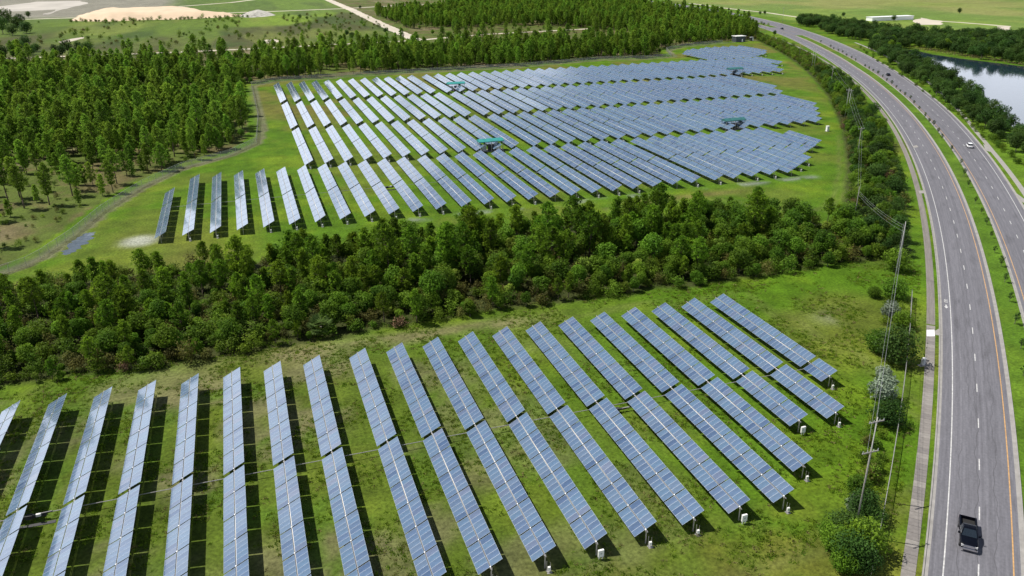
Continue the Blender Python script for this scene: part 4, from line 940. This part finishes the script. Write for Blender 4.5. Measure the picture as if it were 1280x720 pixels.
# --- pines: the nearest of the plantation one by one, the rest as one wood
allp = vis(scatter(PINES, 4.6, .46), 14, 40)
px_ = np.array([pix((q[0], q[1], 0))[:2] for q in allp])
n1 = fbm(allp[:, 0], allp[:, 1], 38, 3, 41); dE = pdist(PINES, allp[:, 0], allp[:, 1]); keep = np.ones(len(allp), bool)
X, Y = allp[:, 0], allp[:, 1]
rr = NR.rand(len(allp))
keep &= ~((n1 > .60) & (rr < .75)); keep &= ~((dE < 2.5) & (rr < .5))
thin = sstep(300, 215, Y+.5*X)*.72; keep &= ~(rr < thin)                      # scrubby and open near the fence corner
open_ = (Y > 585+14*(n1-.5)) & (Y < 790) & (X < 345-.5*np.abs(Y-690)*(Y > 690)); keep &= ~(open_ & (rr > .05)); keep &= ~((Y > 674) & (Y < 712) & (X < 310))
keep &= ~((Y > 690) & (X < 163)); keep &= ~((Y > 1010) & (X < 250+.25*(Y-1000)))
allp = allp[keep]; px_ = px_[keep]
order = np.argsort(np.hypot(allp[:, 0], allp[:, 1])); allp = allp[order]
NI = 128
for i in range(min(NI, len(allp))):
    x, y = allp[i]; young = RND.random() < .30
    tree('pine_tree', PLAN[4] if young else RND.choice(PLAN[:4]+PLAN[5:]), (x, y), RND.uniform(.5, .8) if young else RND.uniform(.72, 1.08), '%s plantation pine, %s counted from the fence corner by the puddle' % ('young bushy' if young else 'tall thin trunked', ordw(i+1)), 'pine tree', 'plantation pines nearest the fence corner')
VAR = [joined('plantation_pine', q) for q in PLAN]+[joined('wood_tree', q) for q in (BROAD[0], BROAD[2])]
wood('pine_wood', allp[NI:], VAR, .52, 1.22, 'pine plantation filling the land beyond the far solar field')
# undergrowth of the open pine land near the fence corner
und = vis(scatter([(-120, 200), (-62, 205), (-52, 232), (-42, 268), (-28, 298), (-8, 318), (-2, 345), (-30, 345), (-75, 300), (-120, 260)], 5.0), 2, 20)
for i, (x, y) in enumerate(und):
    if RND.random() < .55: me = RND.choice(SHRUB+DULL+DULL); shrub(me, (x, y), RND.uniform(.35, .8), '%s low scrub clump among the plantation pines from the fence corner' % ordw(i+1), 'scrub clumps among the plantation pines', 'scrub_bush')
q_ = scatter([(-160, 600), (150, 590), (215, 600), (330, 640), (335, 770), (190, 780), (160, 680), (-160, 672)], 11); q_ = vis(q_, 2, 10)
wood('clearing_brush', np.array([q for q in q_ if RND.random() < .55]), SVAR, .7, 1.5, 'low brush of the clearing behind the pine plantation')
q_ = vis(scatter([(-330, 695), (140, 695), (146, 760), (148, 1040), (-260, 1060), (-330, 900)], 15), 2, 10); g_ = fbm(q_[:, 0]*.5, q_[:, 1]*.2, 22, 3, 61)
wood('field_scrub', q_[(g_ > .50) & (NR.rand(len(q_)) < .7)], SVAR, .6, 1.9, 'low dark scrub dotted over the far meadow below the sand stockpile')
# scattered dark trees on the far fields
far = [(10, 33, 1.5), (22, 37, 1.3), (33, 40, 1.4), (16, 43, 1.2), (4, 41, 1.3), (27, 31, 1.1), (36, 21, .8), (33, 60, 1.0), (26, 63, .9), (40, 67, .9), (20, 67, 1.1), (46, 63, .8), (70, 67, .7), (86, 66, .9), (99, 65, .8), (111, 68, 1.1), (78, 70, .8), (5, 72, 1.0), (24, 74, .9), (375, 22, .8), (384, 23, .6),
       (450, 9, .8), (478, 10, .8), (486, 10, .9), (482, 40, .9), (440, 46, 1.0), (434, 44, .9), (1020, 24, 1.0), (1054, 19, .8), (1199, 16, 1.0), (1117, 25, 1.0), (872, 8, .6), (878, 9, .7), (884, 9, .6), (895, 10, .6), (901, 11, .7), (911, 12.5, .5), (923, 14, .6), (930, 15, .5), (950, 17, .6), (956, 17, .8), (968, 43, .7)]
for i, (px, py, s) in enumerate(far):
    tree('field_tree', RND.choice(OAK), at(px, py+1.5), s*(1.25 if px < 115 else .75), '%s dark tree of the open far fields, counted from the sand stockpile side' % ordw(i+1), 'field tree', 'dark trees scattered over the far fields')
# hedge of the far road median and low scrub by the sand
for i in range(40):
    q = at(90+i*5.6+RND.uniform(-2, 2), 27.5-1.0*max(0, (i-10)/30)*6+RND.uniform(-.4, .4)); shrub(RND.choice(SHRUB), q, RND.uniform(1.1, 1.9), '%s low dark bush along the foot of the sand stockpile' % ordw(i+1), 'bushes below the sand stockpile', 'field_bush')
for i in range(26):
    a = -15.8+i*.5; shrub(RND.choice(SHRUB), RP(a, (LY(a)+RY(a))/2+RND.uniform(-2, 2)), RND.uniform(.8, 1.2), '%s clipped bush in the planted median beyond the road junction' % ordw(i+1), 'bushes in the far road median', 'median_bush')

# ------------------------------------------------------------------ vehicles
def wheels(T, xs_, yw, r, w=.24):
    wm = MB().cyl((-w/2, 0, 0), (w/2, 0, 0), r, n=16).mesh('wheel', M_rub, True); hm = MB().cyl((-w/2-.012, 0, 0), (w/2+.012, 0, 0), r*.58, n=12).mesh('rim', M_chr)
    for y in xs_:
        for s in (-1, 1): o = obj('wheel', wm, T, (s*yw, y, r)); obj('rim', hm, o)
def loft(secs):
    """secs: rows of (y, [(x,z) half outline bottom to top]) mirrored into a closed shell"""
    mb = MB(); w = 2*len(secs[0][1])
    for y, h in secs: mb.v += [(x, y, z) for x, z in h]+[(-x, y, z) for x, z in reversed(h)]
    for i in range(len(secs)-1):
        for c in range(w): mb.f.append((i*w+c, (i+1)*w+c, (i+1)*w+(c+1) % w, i*w+(c+1) % w)); mb.m.append(0)
    mb.f.append(tuple(range(w))); mb.m.append(0); k = (len(secs)-1)*w; mb.f.append(tuple(range(k+w-1, k-1, -1))); mb.m.append(0)
    return mb
def pickup(p, ang, lab):
    T = thing('pickup_truck', lab, 'pickup truck', (p[0], p[1], .011), None, (0, 0, ang))     # +y is forward
    sec = lambda y, w, z0, z1, e=.06: (y, [(w-.10, z0), (w, z0+.18), (w, z1-.16), (w-e, z1-.03), (w-e-.08, z1)])
    loft([sec(-.62, .98, .45, 1.14), sec(1.3, 1.0, .42, 1.14), sec(1.45, 1.0, .42, 1.15), sec(2.4, .98, .42, 1.12), sec(2.78, .93, .45, 1.06), sec(2.9, .88, .5, .98)]).build('body', M_blk, T, True)
    # load bed: floor, side walls, tailgate
    bd = MB(); bd.box(-.98, .98, -2.85, -.63, .5, .72, 1)
    for s in (-1, 1): bd.box(min(s*.80, s*1.0), max(s*.80, s*1.0), -2.85, -.63, .52, 1.16)
    bd.build('load_bed', [M_blk, M_bedl], T)
    MB().box(-.98, .98, -2.93, -2.853, .52, 1.17).build('tailgate', M_blk, T)
    MB().box(-.80, .80, -.70, -.634, .73, 1.19).build('bed_front_rail', M_white, T)  # chrome rail; its bright reflection is put in as white paint
    cb = MB(); cb.add([(-.95, -.60, 1.14), (.95, -.60, 1.14), (.95, 1.42, 1.14), (-.95, 1.42, 1.14), (-.74, -.38, 1.82), (.74, -.38, 1.82), (.74, .62, 1.84), (-.74, .62, 1.84), (-.68, -.1, 1.88), (.68, -.1, 1.88), (.68, .4, 1.885), (-.68, .4, 1.885)],
                      [(0, 1, 5, 4), (1, 2, 6, 5), (2, 3, 7, 6), (3, 0, 4, 7), (4, 5, 9, 8), (5, 6, 10, 9), (6, 7, 11, 10), (7, 4, 8, 11), (8, 9, 10, 11)])
    cab = cb.build('cab', M_blk, T)
    def quad(a, b, c, d, nm, o=.012):
        A, B_, C_, D_ = map(Vector, (a, b, c, d)); nn = (B_-A).cross(D_-A).normalized()*o; ce = (A+B_+C_+D_)/4
        q = [ce+(v-ce)*.88+nn for v in (A, B_, C_, D_)]; MB().add(q+[v-nn*1.6 for v in q], [(0, 1, 2, 3), (7, 6, 5, 4), (0, 4, 5, 1), (1, 5, 6, 2), (2, 6, 7, 3), (3, 7, 4, 0)]).build(nm, M_glass, T)
    quad((.95, 1.42, 1.14), (-.95, 1.42, 1.14), (-.74, .62, 1.84), (.74, .62, 1.84), 'windshield')
    quad((-.95, -.60, 1.14), (.95, -.60, 1.14), (.74, -.38, 1.82), (-.74, -.38, 1.82), 'rear_window')
    quad((.95, .45, 1.14), (.95, 1.30, 1.14), (.74, .62, 1.84), (.74, .42, 1.84), 'side_window'); quad((.95, -.55, 1.14), (.95, .40, 1.14), (.74, .38, 1.84), (.74, -.33, 1.82), 'side_window')
    quad((-.95, 1.30, 1.14), (-.95, .45, 1.14), (-.74, .42, 1.84), (-.74, .62, 1.84), 'side_window'); quad((-.95, .40, 1.14), (-.95, -.55, 1.14), (-.74, -.33, 1.82), (-.74, .38, 1.84), 'side_window')
    MB().box(-.62, .62, 2.83, 2.96, .62, .98).build('grille', M_chr, T); MB().box(-.96, .96, 2.88, 3.06, .36, .60).build('front_bumper', M_chr, T); MB().box(-.94, .94, -3.06, -2.94, .42, .62).build('rear_bumper', M_chr, T)
    for s in (-1, 1):
        MB().box(s*.77-.13, s*.77+.13, 2.72, 2.93, .74, .98).build('headlight', M_lamp, T); MB().box(s*.93-.06, s*.93+.06, -2.95, -2.90, .75, 1.1).build('tail_light', M_red, T)
        MB().box(s*1.13-.13, s*1.13+.13, .95, 1.08, 1.14, 1.36).build('mirror', M_blk, T)
    wheels(T, (-1.95, 1.85), .88, .40, .28)
def car(p, ang, mt, lab, kind='sedan'):
    T = thing('parked_car' if 0 else 'car', lab, 'car', (p[0], p[1], .011), None, (0, 0, ang))
    sec = lambda y, w, z0, z1: (y, [(w-.1, z0), (w, z0+.2), (w, z1-.14), (w-.12, z1)])
    loft([sec(-2.25, .78, .42, .84), sec(-2.1, .86, .3, .94), sec(-.9, .9, .25, .98), sec(.8, .9, .25, .95), sec(1.9, .85, .28, .80), sec(2.25, .74, .38, .68)]).build('body', mt, T, True)
    yb, yt = (-2.0, -1.7) if kind == 'suv' else (-1.75, -.85); zt = 1.62 if kind == 'suv' else 1.45
    MB().add([(-.80, yb, .93), (.80, yb, .93), (.80, 1.05, .92), (-.80, 1.05, .92), (-.62, yt, zt), (.62, yt, zt), (.62, .25, zt), (-.62, .25, zt)], [(0, 1, 5, 4), (1, 2, 6, 5), (2, 3, 7, 6), (3, 0, 4, 7)]).build('windows', M_glass, T)
    MB().add([(-.64, yt-.03, zt-.02), (.64, yt-.03, zt-.02), (.64, .28, zt-.02), (-.64, .28, zt-.02), (-.58, yt+.06, zt+.05), (.58, yt+.06, zt+.05), (.58, .16, zt+.05), (-.58, .16, zt+.05)], [(0, 1, 5, 4), (1, 2, 6, 5), (2, 3, 7, 6), (3, 0, 4, 7), (4, 5, 6, 7)]).build('roof', mt, T)
    for s in (-1, 1):
        MB().box(s*.62-.14, s*.62+.14, 2.0, 2.2, .58, .70).build('headlight', M_lamp, T); MB().box(s*.66-.12, s*.66+.12, -2.27, -2.1, .68, .84).build('tail_light', M_red, T); MB().box(s*.98-.08, s*.98+.08, .75, .88, .92, 1.06).build('mirror', mt, T)
    wheels(T, (-1.4, 1.4), .80, .33)
def heading(x, y, fwd):   # tangent of the road; fwd=+1 towards growing angle
    t = math.atan2(y-RC[1], x-RC[0])+(math.pi/2 if fwd > 0 else -math.pi/2); return t-math.pi/2
p = at(1208.8, 672); pickup(p, heading(p[0], p[1], -1)+rad(3), 'black pickup truck with empty bed driving toward the camera')
p = at(1211.5, 184); car(p, heading(p[0], p[1], 1), M_wcar, 'white car on the far carriageway beside the pond trees', 'suv')
p = at(1110, 94.5); car(p, heading(p[0], p[1], 1), M_blk, 'dark car farther off on the far carriageway')
p = at(977.5, 36.5); car(p, heading(p[0], p[1], -1), M_blk, 'tiny dark car waiting at the distant road junction')
